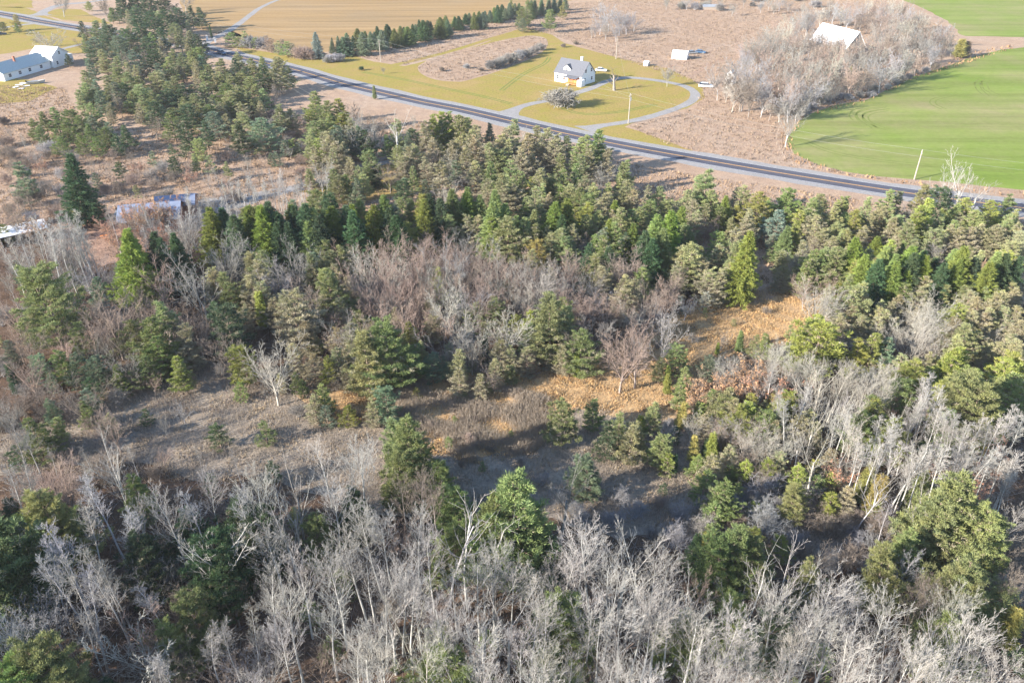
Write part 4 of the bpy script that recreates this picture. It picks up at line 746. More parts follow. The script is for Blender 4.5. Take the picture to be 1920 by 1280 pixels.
def upright(name, n, sampler, h0, h1, col, label, seed):
    rg = np.random.default_rng(seed); P = sampler(n, rg); m = (np.sin(P[:, 0]*.7) + np.sin(P[:, 1]*.9 + P[:, 0]*.3) + rg.normal(0, .5, len(P))) > -.5; P = P[m]; n = len(P)
    p0 = np.concatenate([P, np.zeros((n, 1))], 1); h = rg.uniform(h0, h1, n); p1 = p0 + np.stack([rg.normal(0, .32, n)*h, rg.normal(0, .32, n)*h, h], 1)
    V, F = prisms([(p0[i], p1[i], .022, .012) for i in range(n)], 3); o = link(name, npmesh(name, V, F, 4, M['twig'])); o.color = (*col, 1); tag(o, label, kind='stuff')
upright('brown_thicket', 26000, in_poly([[(680,735),(760,705),(900,715),(1030,750),(1060,800),(1000,850),(880,870),(760,810)]]), .5, 1.3, (.40, .335, .27), 'grey brown knee-high thicket in the middle of the clearing', 8)
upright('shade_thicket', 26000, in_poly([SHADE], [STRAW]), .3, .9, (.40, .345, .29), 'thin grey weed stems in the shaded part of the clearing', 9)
upright('straw_stems', 9000, in_poly([STRAW]), .3, .8, (.58, .42, .25), 'taller tawny stems standing over the clearing grass', 10)
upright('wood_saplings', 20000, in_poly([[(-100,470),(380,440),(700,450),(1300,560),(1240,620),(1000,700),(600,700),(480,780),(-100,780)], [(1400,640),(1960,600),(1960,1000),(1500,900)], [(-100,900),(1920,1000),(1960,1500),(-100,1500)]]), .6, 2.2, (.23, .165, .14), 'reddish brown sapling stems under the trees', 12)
sticks('fallen_branches', 9000, in_poly([[(-100,640),(500,880),(1300,1000),(1600,900),(1960,800),(1960,1500),(-100,1500)], [(0,500),(600,480),(1200,560),(900,690),(300,700)]]), (.36, .32, .29), 'fallen grey branches lying on the wood floor', 7)

# ------------------------------------------------------------------ plant the trees
LAND = [('white farmhouse', 1080,160), ('big white barn roof', 1560,100), ('green-field pole', 1714,337), ('driveway pole', 1178,232), ('dark blue car', 415,105), ('long white house', 60,140),
 ('tall dark roadside spruce', 125,400), ('open grey shed', 30,460), ('lone clearing maple', 508,771), ('big clearing-edge pine', 1045,700), ('twin bright pines', 690,760), ('bright gap-side spruce', 1395,555),
 ('broad golden-green pine', 1800,1060), ('poplar-ringed pine', 955,1110), ('bushy solitary pine', 775,930), ('rusty-leaved oaks', 1400,760), ('feathery birchwood pine', 75,660), ('silvery blue spruce', 592,108),
 ('round pine clump', 150,270), ('bright columnar cedar', 731,362), ('small shaded pine', 402,838), ('broken dead tree', 870,1120), ('umbrella-shaped white poplar', 410,1180), ('shade-blue house roof', 260,440),
 ('huge pale roadside tree', 1830,380), ('bushy driveway shrub', 1052,198), ('clearing pine knot', 1160,850), ('silver maple-wood bush', 1135,600), ('stone gate pillars', 395,80), ('small white shed', 1380,160),
 ('white canvas tent', 1275,112), ('lane pole', 707,298), ('yellow corner bush', 1915,1190), ('dead-brush pine', 1390,1110), ('tan spreading maple', 1560,600), ('lane birch thicket', 480,385),
 ('leaning white birches', 1690,920), ('mossy corner pine', 40,1330), ('tall gap poplars', 1200,1180), ('knotted yard tree', 1156,158), ('dark spruce row', 560,470), ('pale maple hollow', 1740,690), ('sunlit spruce file', 1760,570), ('pink maple stand', 860,560), ('tawny maple stand', 1000,530), ('blackened hollow', 1520,1080), ('shaded mossy pines', 430,1090), ('low pine grove floor', 330,480)]
LW = [(n, G(x, y)) for n, x, y in LAND]
ORD = 'first second third fourth fifth sixth seventh eighth ninth tenth eleventh twelfth thirteenth fourteenth fifteenth sixteenth seventeenth eighteenth nineteenth twentieth'.split()
def ordw(i): return ORD[i] if i < 20 else ('twenty-' if i < 30 else 'thirty-') + ORD[i % 10]
NOUN = {'scots': 'roadside tufted pine', 'distantmaple': 'round bare far maple','poplar': 'many-branched bare poplar', 'ash': 'forked bare ash tree', 'birch': 'slender bare birch', 'maple': 'round bare maple', 'shrub': 'bare twiggy shrub', 'snag': 'dead broken tree', 'pollard': 'thick-trunked pollard tree', 'oak': 'oak keeping dry leaves',
 'pine': 'tufted pine', 'drypine': 'brown-needled pine', 'bigpine': 'broad feathery pine', 'youngpine': 'young bushy pine', 'spruce': 'pointed spruce', 'cedar': 'narrow cedar'}
GRP = {'scots': 'pines of the roadside wood', 'distantmaple': 'bare trees of the farm grove','poplar': 'bare poplars of the front wood', 'ash': 'forked bare trees of the woods', 'birch': 'slender birches', 'maple': 'bare maples in the woods and grove', 'shrub': 'bare shrubs', 'snag': 'dead trees', 'pollard': 'yard trees', 'oak': 'oaks with rusty leaves',
 'pine': 'pines of the mixed woods', 'drypine': 'browning pines', 'bigpine': 'broad pines', 'youngpine': 'young pines in the clearings', 'spruce': 'spruces', 'cedar': 'small cedars'}
rl = random.Random(99); buckets = {}
for T in TREES:
    if T[0] == 'pine' and T[2] > 205: T[0] = 'scots'
    if T[0] == 'maple' and T[2] > 235: T[0] = 'distantmaple'  # the same bare maples farther off, not another species
PR['distantmaple'] = PR['farmaple']; PR['scots'] = PR['pine']; PR['nearash'] = PR['poplar'][:5] + PR['ash']
CAMB = Vector((0, 0))
for i, T in enumerate(TREES):
    kind, x, y, h, c, wd = T; c = c or 'g'
    mean = {'scots': 9.5, 'distantmaple': 11,'poplar': 13, 'ash': 12.5, 'birch': 12, 'maple': 9.5, 'shrub': 3.5, 'snag': 12, 'pollard': 9, 'oak': 7.5, 'pine': 9, 'drypine': 8.5, 'bigpine': 11, 'youngpine': 4, 'spruce': 11, 'cedar': 5}[kind]
    size = 'tall' if h > mean * 1.12 else ('short' if h < mean * .86 else '')
    d = [((x - q.x) ** 2 + (y - q.y) ** 2, k) for k, (n, q) in enumerate(LW)]; _, k = min(d)
    q = LW[k][1]; dx, dy = x - q.x, y - q.y
    rel = ('beyond' if dy > 0 else 'in front of') if abs(dy) > abs(dx) else ('shadow-side of' if dx > 0 else 'sun-side of')
    buckets.setdefault((size, COLR[c][1], kind, k, rel), []).append((min(d)[0], i))
LABEL = {}
for (size, cw, kind, k, rel), L_ in buckets.items():
    for j, (_, i) in enumerate(sorted(L_)):
        o_ = '' if len(L_) == 1 else (', ' + ordw(j))
        LABEL[i] = ' '.join(f"{size} {cw} {NOUN[kind]}{o_} {rel} the {LW[k][0]}".split())
FARM = {'scots', 'pine', 'drypine', 'bigpine', 'youngpine', 'spruce', 'cedar'}
cnt = {}
def visible(x, y, h):
    a = PX((x, y, h)); b = PX((x, y, 0)); r = 260
    return -r * .35 < a[0] < 1920 + r * .35 and b[1] > -12 and a[1] < 1290
for i, (kind, x, y, h, c, wd) in enumerate(TREES):
    if not visible(x, y, h): continue
    cnt[kind] = cnt.get(kind, 0) + 1
    if cnt[kind] > 325: continue
    c = c or 'g'; ph, ms = rl.choice(PR['farshrub' if kind == 'shrub' and y > 230 else ('nearash' if kind == 'ash' and y < 112 else kind)]); s = h / ph
    root = empty(KIND[kind][0], (x, y, 0), rl.uniform(0, 6.28)); sx = s * wd
    root.scale = (sx, sx, s); root.rotation_euler = (rl.gauss(0, .035), rl.gauss(0, .035), root.rotation_euler.z)
    tag(root, LABEL[i], KIND[kind][1], GRP[kind])
    con = kind in FARM; j = rl.uniform(.84, 1.3) if con else rl.uniform(.82, 1.12); e = .08 if con else .02; cc = [min(.9, v * j * rl.uniform(1-e, 1+e)) for v in COLR[c][0]]
    tc = TRUNKC.get(c, TRUNKC['g']) if kind not in FARM else (.26, .20, .16)
    names = ['trunk', 'crown', 'leaves']
    for n_, me in zip(names, ms):
        o = link(n_, me, root)
        if kind in FARM: o.color = (*(tc if n_ == 'trunk' else cc), 1)
        elif kind == 'oak': o.color = (*(cc if n_ == 'leaves' else (.32, .26, .22)), 1)
        else: o.color = (*((tc if n_ == 'trunk' else cc)), 1)
print('TREES', cnt, sum(cnt.values()))

# the wood goes on beyond the picture's lower corner and throws its shade into it
def far_wood(spots, seed):
    rg = random.Random(seed); Vs = []; Fs = []; Ds = []; n0 = 0
    for x, y, h in spots:
        ph, ms = rg.choice(PR['pine']); me = ms[1]; s_ = h / ph; a = rg.uniform(0, 6.28)
        V = np.empty(len(me.vertices) * 3, np.float32); me.vertices.foreach_get("co", V); V = V.reshape(-1, 3)
        F = np.empty(len(me.polygons) * 3, np.int32); me.loops.foreach_get("vertex_index", F); D = np.empty(len(me.polygons), np.float32); me.attributes["dry"].data.foreach_get("value", D)
        c_, s2 = math.cos(a), math.sin(a); W = np.stack([V[:, 0]*c_ - V[:, 1]*s2, V[:, 0]*s2 + V[:, 1]*c_, V[:, 2]], 1) * s_ * np.array([1.2, 1.2, 1]) + np.array([x, y, 0])
        Vs.append(W); Fs.append(F.reshape(-1, 3) + n0); Ds.append(D); n0 += len(V)
    o = link('outer_woods', npmesh('outer_woods', np.concatenate(Vs), np.concatenate(Fs), 3, M['needles'], {"dry": np.concatenate(Ds)})); o.color = (.13, .18, .09, 1)
    tag(o, 'continuation of the pine wood just outside the view', kind='stuff')
rw = random.Random(5); far_wood([(rw.uniform(-82, -52), rw.uniform(22, 62), rw.uniform(12, 16)) for _ in range(15)] + [(rw.uniform(-50, -22), rw.uniform(12, 34), rw.uniform(11, 14)) for _ in range(9)], 5)
# ------------------------------------------------------------------ buildings
def Lm(root): return root
def window(parent, x, y, z, w_, h, axis='x', sgn=-1, mat=None, frame=None):
    """window on a wall: axis 'x' = wall runs along x (facing sgn*y); axis 'y' = wall runs along y (facing sgn*x)"""
    e = .05 * sgn
    f = MB(); p = MB()
    def bx(mb, a0, a1, z0, z1, d0, d1):
        if axis == 'x': mb.box(a0, a1, min(y+d0, y+d1), max(y+d0, y+d1), z0, z1)
        else: mb.box(min(x+d0, x+d1), max(x+d0, x+d1), a0, a1, z0, z1)
    c = x if axis == 'x' else y; t = .09
    bx(f, c-w_/2-t, c+w_/2+t, z-t, z, 0, e*1.4); bx(f, c-w_/2-t, c+w_/2+t, z+h, z+h+t, 0, e*1.4)
    bx(f, c-w_/2-t, c-w_/2, z, z+h, 0, e*1.4); bx(f, c+w_/2, c+w_/2+t, z, z+h, 0, e*1.4); bx(f, c-w_/2, c+w_/2, z+h/2-.03, z+h/2+.03, 0, e*1.2)
    bx(p, c-w_/2, c+w_/2, z, z+h, 0, e*.7)
    o = p.build('window', mat or M['glass'], parent); f.build('frame', frame or M['white'], o); return o
def gable_house(name, loc, rz, L_, W_, eave, ridge, wall, roofm, over=.35, along='x', th=.16):
    """ridge along local x; walls 0..L_ by 0..W_"""
    r = empty(name, loc, rz); w = MB()
    w.prism([(0, -.3), (W_, -.3), (W_, eave), (W_/2, ridge - .02), (0, eave)], 0, L_, axis='x'); w.build('wall', wall, r)
    m = MB(); s = (ridge - eave) / (W_/2); o = over
    m.prism([(-o, eave - s*o), (W_/2, ridge), (W_+o, eave - s*o), (W_+o, eave - s*o + th), (W_/2, ridge + th), (-o, eave - s*o + th)], -over, L_ + over, axis='x')
    rf = m.build('roof', roofm, r)
    return r, rf
A_, B_ = G(1039.5, 152), G(1090, 163); rz = math.atan2(B_.y - A_.y, B_.x - A_.x)
fh, rf = gable_house('farmhouse', A_, R(-40), 12.6, 8.8, 3.5, 7.8, M['white'], M['greyroof'], .3)
tag(fh, 'small white farmhouse with steep grey roof, dormer and orange front porch', 'house')
d = MB(); d.prism([(3.6, 3.7), (6.6, 3.7), (6.6, 5.4), (5.1, 6.5), (3.6, 5.4)], .9, 3.9, axis='y'); dm = d.build('dormer', M['white'], fh)
d = MB(); d.prism([(3.3, 5.2), (5.1, 6.52), (6.9, 5.2), (6.9, 5.33), (5.1, 6.66), (3.3, 5.33)], .7, 4.2, axis='y'); d.build('dormer_roof', M['greyroof'], dm)
window(dm, 5.1, .9, 4.3, .9, 1.0)
for x in (1.6, 4.6): window(fh, x, 0, 1.2, 1.0, 1.3)
for y, z in ((2.6, 4.3), (6.2, 4.3), (2.2, 1.2), (6.6, 1.2)): window(fh, 12.6, y, z, .9, 1.2, 'y', 1)
d = MB(); d.box(7.4, 8.3, -.06, 0, .2, 2.3); dd = d.build('door', M['brick'], fh); d = MB(); d.box(8.1, 8.18, -.12, -.06, 1.15, 1.25); d.build('handle', M['wire'], dd)
d = MB(); d.box(8.6, 9.3, 4.6, 5.3, 6.6, 9.1); d.box(8.5, 9.4, 4.5, 5.4, 9.1, 9.25); d.build('chimney', M['white'], rf)
d = MB(); d.box(6.2, 11.4, -2.0, 0, .45, .6); d.box(6.2, 11.4, -.04, -.001, .6, 2.7)
pc = d.build('porch', M['orange'], fh)
for x in (6.3, 8.0, 9.7, 11.3): d = MB(); d.box(x-.07, x+.07, -1.98, -1.84, .6, 2.55); d.build('post', M['orange'], pc)
d = MB(); d.box(6.2, 11.4, -1.99, -1.93, 1.35, 1.45)
for i in range(26): d.box(6.3 + i*.2, 6.36 + i*.2, -1.98, -1.94, .6, 1.35)
d.build('railing', M['orange'], pc)
for k in range(3): d = MB(); d.box(7.4, 8.6, -2.3 - .3*k, -2.0 - .3*k, .0, .45 - .14*k); d.build('step', M['wood'], pc)
d = MB(); d.prism([(-2.2, 2.55), (0, 3.1), (0, 3.2), (-2.2, 2.65)], 6.0, 11.6, axis='x'); d.build('porch_roof', M['greyroof'], pc)
d = MB(); d.box(11.7, 13.6, -1.6, .9, -.1, 2.3); d.build('entry_box', M['white'], fh)
# barn
bn, rf = gable_house('barn', G(1521, 73, 5).xy.to_3d(), R(-70), 22.5, 10, 5.0, 11.2, M['wood'], M['metalroof'], .5)
tag(bn, 'old grey barn with a big white metal roof among bare trees', 'barn')
d = MB(); d.box(9, 14, -.08, 0, 0, 3.8); d.build('door', M['rust'], bn)
for x in (4, 19): window(bn, x, 0, 2.2, .8, .9)
# long white house on the far side
lh, rf = gable_house('ranch_house', G(10, 153), R(76), 24, 10.5, 2.9, 5.6, M['white'], M['palegrey'], .45)
tag(lh, 'long low white house with pale grey-green roof and two-storey end', 'house')
d = MB(); d.box(10.6, 11.3, 3.6, 4.2, 4.4, 6.9); d.build('chimney', M['brick'], rf)
for x in (3, 8, 13, 19): window(lh, x, 0, 1.0, 1.3, 1.2)
window(lh, 0, 5.2, 1.0, 1.6, 1.3, 'y', -1)
d = MB(); d.prism([(24.4, -.3), (33.4, -.3), (33.4, 4.6), (28.9, 7.2), (24.4, 4.6)], -1.2, 9, axis='y'); wg = d.build('wing', M['white'], lh)
d = MB(); d.prism([(23.9, 4.32), (28.9, 7.22), (33.9, 4.32), (33.9, 4.47), (28.9, 7.4), (23.9, 4.47)], -1.7, 9.4, axis='y'); d.build('wing_roof', M['metalroof'], wg)
for x, z in ((28.9, 4.5), (26.6, 1.0), (31.0, 1.0)): window(wg, x, -1.2, z, .9, 1.2)
d = MB(); d.box(34, 37, 0, 4, 0, 3.2); d.build('porch', M['white'], lh)
# white shed, canvas tent, well house and huts of the farmyard
sh, _ = gable_house('garden_shed', G(1374, 160), R(62), 4.0, 3.2, 3.4, 4.9, M['white'], M['metalroof'], .15); tag(sh, 'small white gabled shed at the edge of the bare grove', 'shed')
d = MB(); d.box(-.06, 0, 1.1, 2.1, 0, 2.1); d.build('door', M['metalroof'], sh)
tn, _ = gable_house('canvas_shelter', G(1259, 111), R(-20), 6.4, 4.2, 2.3, 3.3, M['tarp'], M['tarp'], .1); tag(tn, 'white canvas shelter standing in the scrub of the farmyard', 'shelter')
d = MB(); d.box(.6, 2.0, -.05, 0, .1, 1.9); d.build('door_flap', M['cargrey'], tn)
wh, _ = gable_house('well_house', G(1206, 124), R(-35), 2.0, 2.0, 1.2, 1.9, M['stone'], M['tarp'], .1); tag(wh, 'tiny pale well house alone on the grass beyond the knotted tree', 'hut')
hs, _ = gable_house('storage_hut', G(1462, 103), R(-20), 6.5, 4, 2.2, 3.0, M['wood'], M['palegrey'], .2); tag(hs, 'low hut with pale green-grey roof half hidden in the grove', 'hut')
hs, _ = gable_house('field_shelter', G(1318, 19), R(0), 8, 4, 1.6, 2.6, M['wood'], M['cargrey'], .2); tag(hs, 'dark low field shelter in the far scrub', 'hut')
# the bungalow with shade-blue roof, open shed and patio by the lane
bl, rf = gable_house('bungalow', G(228, 438), R(12), 12.5, 9.0, 2.8, 4.9, M['brick'], M['shadeblue'], .5); tag(bl, 'bungalow with roof tinted blue for shade behind bare branches beside the lane', 'house')
for x in (2.5, 6, 10): window(bl, x, 0, 1.0, 1.2, 1.1)
d = MB(); d.box(4.0, 4.9, -.06, 0, 0, 2.1); d.build('door', M['white'], bl)
gr, _ = gable_house('garage', G(296, 409), R(14), 8.5, 6.5, 2.6, 4.0, M['brick'], M['shadeblue'], .3); tag(gr, 'small garage with roof tinted dark blue for shade beyond the bungalow', 'garage')
os_ = empty('open_shed', G(6, 466), R(36)); tag(os_, 'open-fronted shed with sloping pale metal roof at the lane end', 'shed')
d = MB(); d.prism([(-.4, 2.5), (4.2, 3.1), (4.2, 3.2), (-.4, 2.6)], -.4, 9.4, axis='x'); d.build('roof', M['metalroof'], os_)
d = MB(); d.box(0, 9, 3.7, 3.8, 0, 2.95); d.box(0, .1, .2, 3.7, 0, 2.5); d.box(8.9, 9, .2, 3.7, 0, 2.5); d.build('wall', M['wood'], os_)
for x in (.1, 3, 6, 8.9): d = MB(); d.box(x-.08, x+.08, 0, .16, 0, 2.5); d.build('post', M['wood'], os_)
pg = empty('pergola', G(170, 424), R(-20)); tag(pg, 'dark wooden pergola on the red yard by the bungalow', 'pergola')
for x, y in ((0, 0), (3.4, 0), (0, 3), (3.4, 3)): d = MB(); d.box(x-.08, x+.08, y-.08, y+.08, 0, 2.3); d.build('post', M['rust'], pg)
d = MB()
for i in range(9): d.box(-.3, 3.7, .05 + i*.36, .13 + i*.36, 2.36, 2.46)
d.box(-.3, 3.7, -.1, -.02, 2.3, 2.44); d.box(-.3, 3.7, 3.04, 3.12, 2.3, 2.44); d.build('roof', M['rust'], pg)
pt = empty('picnic_table', G(198, 447), R(25)); tag(pt, 'orange-brown picnic table on the dirt yard', 'table')
d = MB()
for i in range(5): d.box(-.95, .95, -.38 + i*.155, -.25 + i*.155, .72, .76)
d.build('tabletop', M['orange'], pt)
for y in (-.75, .62): d = MB(); d.box(-.95, .95, y, y+.13, .42, .46); d.build('seat', M['orange'], pt)
for x in (-.7, .7): d = MB(); d.box(x-.04, x+.04, -.7, .7, .37, .42); d.prism([(-.7, 0), (-.6, 0), (-.2, .72), (-.3, .72)], x-.035, x+.035, axis='x'); d.prism([(.7, 0), (.6, 0), (.2, .72), (.3, .72)], x-.035, x+.035, axis='x'); d.build('leg', M['wood'], pt)
tk = empty('fuel_tank', G(171, 424) + Vector((-3, 1.5, 0)), R(60)); tag(tk, 'white horizontal fuel tank on legs in the yard', 'tank')
d = MB(); d.cyl((-.9, 0, 1.1), (.9, 0, 1.1), .5, n=16); d.cyl((-1.05, 0, 1.1), (-.9, 0, 1.1), .3, .5, n=16); d.cyl((.9, 0, 1.1), (1.05, 0, 1.1), .5, .3, n=16); d.build('tank_body', M['tarp'], tk, smooth=False)
for x in (-.6, .6): d = MB(); d.box(x-.05, x+.05, -.35, .35, 0, .7); d.build('leg', M['rust'], tk)

# ------------------------------------------------------------------ vehicles
def car(name, loc, rz, paint, label, long_=4.6, suv=False, cat_='car', group=None):
    r = empty(name, loc, rz); tag(r, label, cat_, group); L2 = long_ / 2; hh = .25 if suv else 0
    low = [(-L2, .42), (-L2+.05, .30), (L2-.05, .30), (L2, .45), (L2-.02, .72), (L2-.9, .86+hh*.3), (-L2+.35, .92+hh*.3), (-L2+.02, .85)]
    d = MB(); d.prism(low, -.88, .88, axis='y'); b = d.build('body', paint, r, bevel=.05)
    top = [(-L2+.25, .9+hh*.3), (L2-1.25, .86+hh*.3), (L2-1.95, 1.38+hh), (-L2+.95, 1.42+hh), (-L2+.5, 1.30+hh)] if suv else [(-L2+.45, .9), (L2-1.2, .84), (L2-1.95, 1.36), (-L2+1.35, 1.40)]
    d = MB(); d.prism(top, -.76, .76, axis='y'); d.build('cabin', M['glass'], r, bevel=.04)
    z = 1.41 + hh; d = MB(); d.box(-L2+1.0, L2-2.0, -.74, .74, z-.02, z+.04); d.build('cabin_roof', paint, r, bevel=.015)
    for x in (-L2+.85, L2-.9):
        for y in (-.8, .8):
            d = MB(); d.cyl((x, y-.1, .33), (x, y+.1, .33), .33, n=16); wl = d.build('wheel', M['rubber'], r)
            d = MB(); s_ = 1 if y > 0 else -1; d.cyl((x, y+.10*s_, .33), (x, y+.115*s_, .33), .19, n=12); d.build('rim', M['ceramic'], wl)
    for y in (-.62, .62): d = MB(); d.box(L2-.03, L2+.02, y-.17, y+.17, .56, .68); d.build('headlight', M['tarp'], r)
    for y in (-.66, .66): d = MB(); d.box(-L2-.02, -L2+.03, y-.13, y+.13, .62, .78); d.build('taillight', M['brick'], r)
    return r
ca, cb = G(404, 98), G(430, 104)
car('suv', G(416, 102) + Vector((0, 0, .04)), math.atan2(cb.y-ca.y, cb.x-ca.x), M['carblue'], 'dark blue car driving along the road past the gate pillars', 4.7, True)
car('pickup_car', G(1323, 164), R(-12), M['carwhite'], 'long white car parked by the bend of the curved driveway', 5.4, True)
car('parked_car', G(1127, 134), R(-15), M['carwhite'], 'white car parked in the shade behind the farmhouse', 4.6)
car('parked_car', G(1298, 101), R(10), M['cargrey'], 'grey car parked behind the white canvas shelter', 4.6)
car('parked_car', G(1313, 100), R(-30), M['carblue'], 'dark old car standing past the canvas shelter', 4.8)
car('parked_car', G(3, 66), R(40), M['carblue'], 'dark car on the side lane by the golden hedge', 4.6)
sv = empty('old_boat', G(68, 157), R(28)); tag(sv, 'old open boat with dark inside lying in the scrub below the long white house', 'boat')
d = MB(); prof = [(-3.2, .9, .7), (-2.0, .95, .0), (1.2, .9, .0), (3.4, .08, .95)]
hull = [[(-3.2, -1, 1.0), (-3.2, 1, 1.0), (-3.0, .6, .1), (-3.0, -.6, .1)], [(0.8, -1.1, 1.0), (.8, 1.1, 1.0), (.8, .6, .05), (.8, -.6, .05)], [(3.4, -.05, 1.25), (3.4, .05, 1.25), (3.0, .04, .3), (3.0, -.04, .3)]]
for a, b in zip(hull, hull[1:]):
    d.poly([a[1], b[1], b[2], a[2]]); d.poly([a[2], b[2], b[3], a[3]]); d.poly([a[3], b[3], b[0], a[0]])
d.poly(hull[0]); d.build('hull', M['ceramic'], sv)
for x in (-1.8, -.2, 1.2): d = MB(); d.box(x-.15, x+.15, -.9, .9, .6, .66); d.build('seat', M['wood'], sv)
d = MB(); d.box(-3.3, -2.9, -.25, .25, .9, 1.5); d.build('motor', M['rubber'], sv)
for k, (px, py, a, l, lab) in enumerate([(36,160,10,2.6,'pale sheet of old boarding nearest the long house'),(44,157,-25,2.8,'tilted pale board sheet beside the scrap below the long house'),(50,162,35,2.2,'white metal sheet lying next to the old boat'),(30,164,60,2.0,'small pale board lying on the yellow grass'),(40,167,-5,1.8,'lone pale plank sheet farthest down the grass')]):
    t = empty('board_sheet', G(px, py), R(a)); tag(t, lab, 'board', 'scrap sheets below the long house')
    d = MB(); d.box(-l/2, l/2, -.7, .7, .12, .2); d.build('sheet', M['tarp'], t); d = MB(); d.box(-l/2+.1, -l/2+.25, -.6, .6, 0, .12); d.box(l/2-.25, l/2-.1, -.6, .6, 0, .12); d.build('batten', M['wood'], t)
for k, (px, py, a, l) in enumerate([(1336,158,35,4),(1341,155,25,5),(1346,157,50,4.5),(1350,152,30,4),(1332,154,70,3.5),(1355,156,15,4)]):
    t = empty('log', G(px, py), R(a)); tag(t, ('grey felled log, ' + ORD[k] + ' from the white car in the heap'), 'log', 'felled logs beside the white car')
    d = MB(); d.cyl((-l/2, 0, .3), (l/2, 0, .38), .26, .18, n=9); b = d.build('log_body', M['wood'], t); d = MB(); d.cyl((0, .1, .4), (.7, .6, 1.1), .09, .04, n=6); d.build('branch_stub', M['wood'], t)
for k, (px, py) in enumerate([(1404,184),(1411,181),(1419,186),(1427,183),(1436,187),(1415,190)]):
    bm = bmesh.new(); bmesh.ops.create_icosphere(bm, subdivisions=2, radius=.75); rs = random.Random(k)
    for v in bm.verts: v.co *= rs.uniform(.75, 1.15); v.co.z = v.co.z * .6 + .3
    me = bpy.data.meshes.new('boulder'); bm.to_mesh(me); bm.free(); me.materials.append(M['stone'])
    tag(link('boulder', me, None, G(px, py)), 'pale field boulder, ' + ORD[k] + ' in the stones at the grove foot', 'boulder', 'field boulders')

# ------------------------------------------------------------------ utility poles and wires
def pole(px, py, h, label, transformer=False, arm=True, yaw=0, lean=0):
    g = G(px, py); r = empty('utility_pole', g, R(yaw)); r.rotation_euler = (0, R(lean), R(yaw)); tag(r, label, 'pole', 'utility poles')
    d = MB(); d.cyl((0, 0, -.2), (0, 0, h), .19, .13, n=10); d.build('pole_shaft', M['post'], r, smooth=False)
    if arm: d = MB(); d.box(-.9, .9, -.06, .06, h-.75, h-.6); d.build('crossarm', M['post'], r)
    for x in ((-.8, 0, .8) if arm else (0,)):
        d = MB(); z0 = h-.6 if x else h; d.cyl((x, 0, z0), (x, 0, z0+.25), .07, .04, n=8); d.build('insulator', M['ceramic'], r)
    if transformer: d = MB(); d.cyl((.38, 0, h-2.2), (.38, 0, h-1.2), .27, n=14); d.cyl((.38, 0, h-1.2), (.38, 0, h-1.1), .27, .12, n=14); d.build('transformer', M['tarp'], r)
    return (g, h)
P1 = pole(163,395,9.2,'leaning grey pole with transformer beside the dark roadside spruce', True, True, 60)
P2 = pole(1714,337,7.8,'pole at the near edge of the green field', False, True, 70)
P3 = pole(1178,232,9.3,'pole with white transformer on the driveway lawn', True, True, 60)
P4 = pole(707,298,8.4,'pole where the lane leaves through the pines', False, True, 30)
P5 = pole(1155,111,8.4,'thin pole in the scrub beyond the farmhouse', False, False)
P6 = pole(714,116,8.6,'pole on the long lawn before the spruce hedge', False, True, 60)
P7 = pole(330,62,9,'pole among the tall dark pines past the road bend', False, True, 60)
P8 = pole(6,62,9,'pole by the side lane near the golden hedge', False, True, 60)
P9 = pole(452,133,8.6,'pole hidden in the pines below the blue car', False, True, 40)
def wire(a, b, za, zb, sag, label, off=(0, 0)):
    pa = Vector((a.x + off[0], a.y + off[1], za)); pb = Vector((b.x + off[0], b.y + off[1], zb)); n = 22; S = []
    q = [pa.lerp(pb, i/n) - Vector((0, 0, 4*sag*(i/n)*(1-i/n))) for i in range(n+1)]
    V, F = prisms([(tuple(q[i]), tuple(q[i+1]), .018, .018) for i in range(n)], 4)
    tag(link('power_line', npmesh('power_line', V, F, 4, M['wire'])), label, 'wire', 'overhead wires')
E10 = G(2300, 400)
for k, dz in ((0, .2), (1, -1.6)):
    u = ('upper', 'lower')[k]
    wire(P7[0], P6[0], P7[1]+dz, P6[1]+dz, 1.6, f'{u} wire between the far pines and the long lawn pole')
    wire(P6[0], P3[0], P6[1]+dz, P3[1]+dz, 1.8, f'{u} wire crossing the lawn before the farmhouse')
    wire(P3[0], P2[0], P3[1]+dz, P2[1]+dz, 1.5, f'{u} wire above the scrub to the green field pole')
    wire(P2[0], E10, P2[1]+dz, 8+dz, 1.0, f'{u} wire running off along the green field')
    wire(P8[0], P7[0], P8[1]+dz, P7[1]+dz, 1.4, f'{u} wire over the side road past the white house')
    wire(P9[0], P4[0], P9[1]+dz, P4[1]+dz, 1.2, f'{u} wire through the gap below the road bend')
wire(P4[0], P1[0], P4[1], P1[1], 2.2, 'single wire following the lane to the leaning pole')
wire(P3[0], P5[0], P3[1]-1, P5[1], 1.2, 'service wire from the driveway pole up to the scrub pole')
wire(P3[0], A_ + Vector((9, -5, 0)), P3[1]-1, 5.6, .9, 'service wire to the farmhouse wall')

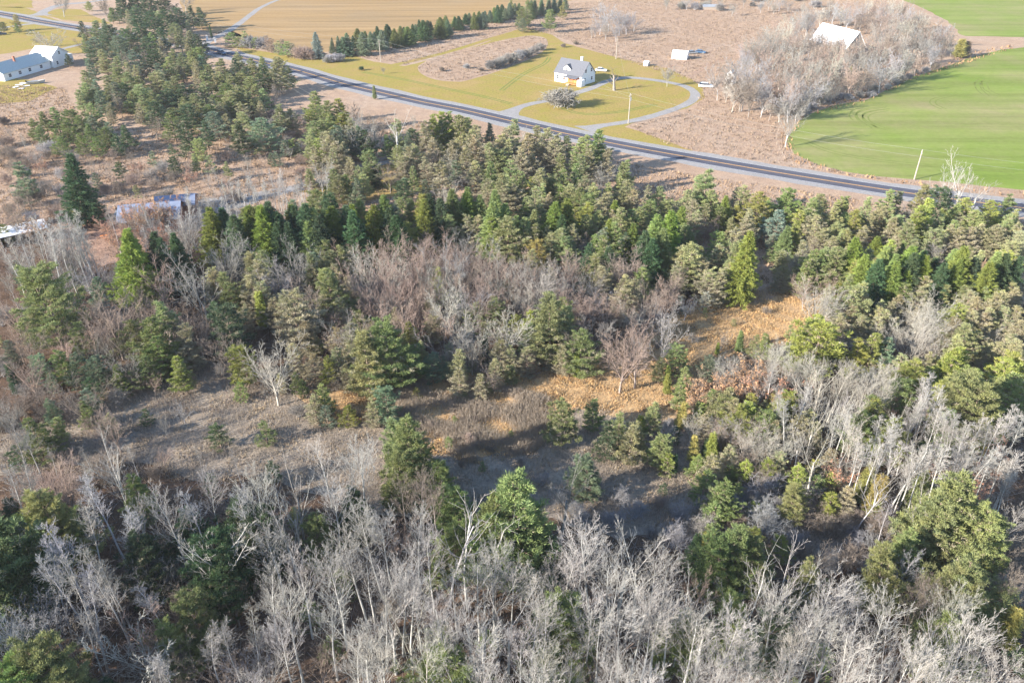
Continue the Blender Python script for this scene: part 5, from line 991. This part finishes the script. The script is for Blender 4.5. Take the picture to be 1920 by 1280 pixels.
# ------------------------------------------------------------------ fences, gate pillars
def fence(name, pts, n, h, label, rails, mat, group=None, r_=.06):
    c = catmull(gp(pts), 1.0); root = empty(name, c[0]); tag(root, label, 'fence', group)
    tot = sum((b-a).length for a, b in zip(c, c[1:])); ps = []
    for i in range(n + 1):
        t = i / n * (len(c) - 1); k = min(int(t), len(c) - 2); p = c[k].lerp(c[k+1], t-k) - c[0]; ps.append(p)
        d = MB(); d.cyl(p + Vector((0, 0, -.1)), p + Vector((0, 0, h)), r_, n=6); d.build('post', mat, root)
    for z, rr in rails:
        d = MB()
        for a, b in zip(ps, ps[1:]): d.cyl(a + Vector((0, 0, z)), b + Vector((0, 0, z)), rr, n=4)
        d.build('rail', mat, root)
fence('wire_fence', [(640,101),(704,89),(747,80),(791,70),(831,61),(875,52),(915,43),(962,35),(995,30)], 26, 1.5, 'post and wire fence at the foot of the spruce hedge', [(.6, .02), (1.3, .02)], M['post'], r_=.13)
fence('rail_fence', [(610,324),(645,317),(680,310),(735,299)], 12, 1.1, 'brown rail fence along the lane below the pines', [(.5, .05), (.95, .05)], M['wood'])
fence('rail_fence', [(860,330),(905,332),(960,335),(985,338)], 10, 1.1, 'pale rail fence behind the spruces in the middle wood', [(.5, .05), (.95, .05)], M['post'])
fence('field_fence', [(1470,300),(1455,265),(1470,232),(1520,203),(1640,166)], 22, 1.2, 'thin post fence curving along the field edge', [(1.0, .02)], M['wood'])
for px, py, lab in ((389, 76, 'white gate pillar on the far side of the drive'), (404, 80, 'white gate pillar on the near side of the drive')):
    g = empty('gate_pillar', G(px, py), R(20)); tag(g, lab, 'pillar', 'gate pillars')
    d = MB(); d.box(-.45, .45, -.45, .45, 0, 1.9); d.build('shaft', M['tarp'], g); d = MB(); d.box(-.55, .55, -.55, .55, 1.9, 2.1); d.prism([(-.4, 2.1), (.4, 2.1), (0, 2.35)], -.3, .3); d.build('cap', M['stone'], g)
fence('gate_fence', [(389,75),(396,70),(414,64),(425,60)], 5, 1.3, 'pale rails joining the gate pillars to the hedge', [(.6, .06), (1.2, .06)], M['post'])
# ------------------------------------------------------------------ haze over the whole place
hz = MB(); hz.box(-1500, 1500, -60, 1900, -1, 95); hzm = bpy.data.materials.new('haze'); hzm.use_nodes = True; tt = hzm.node_tree; tt.nodes.clear()
vo = tt.nodes.new("ShaderNodeVolumePrincipled"); oo = tt.nodes.new("ShaderNodeOutputMaterial"); vo.inputs["Color"].default_value = (.86, .9, 1, 1); vo.inputs["Density"].default_value = .00009
tt.links.new(vo.outputs[0], oo.inputs[1]); ho = hz.build('haze', hzm); tag(ho, kind='stuff')
SC.cycles.volume_bounces = 1
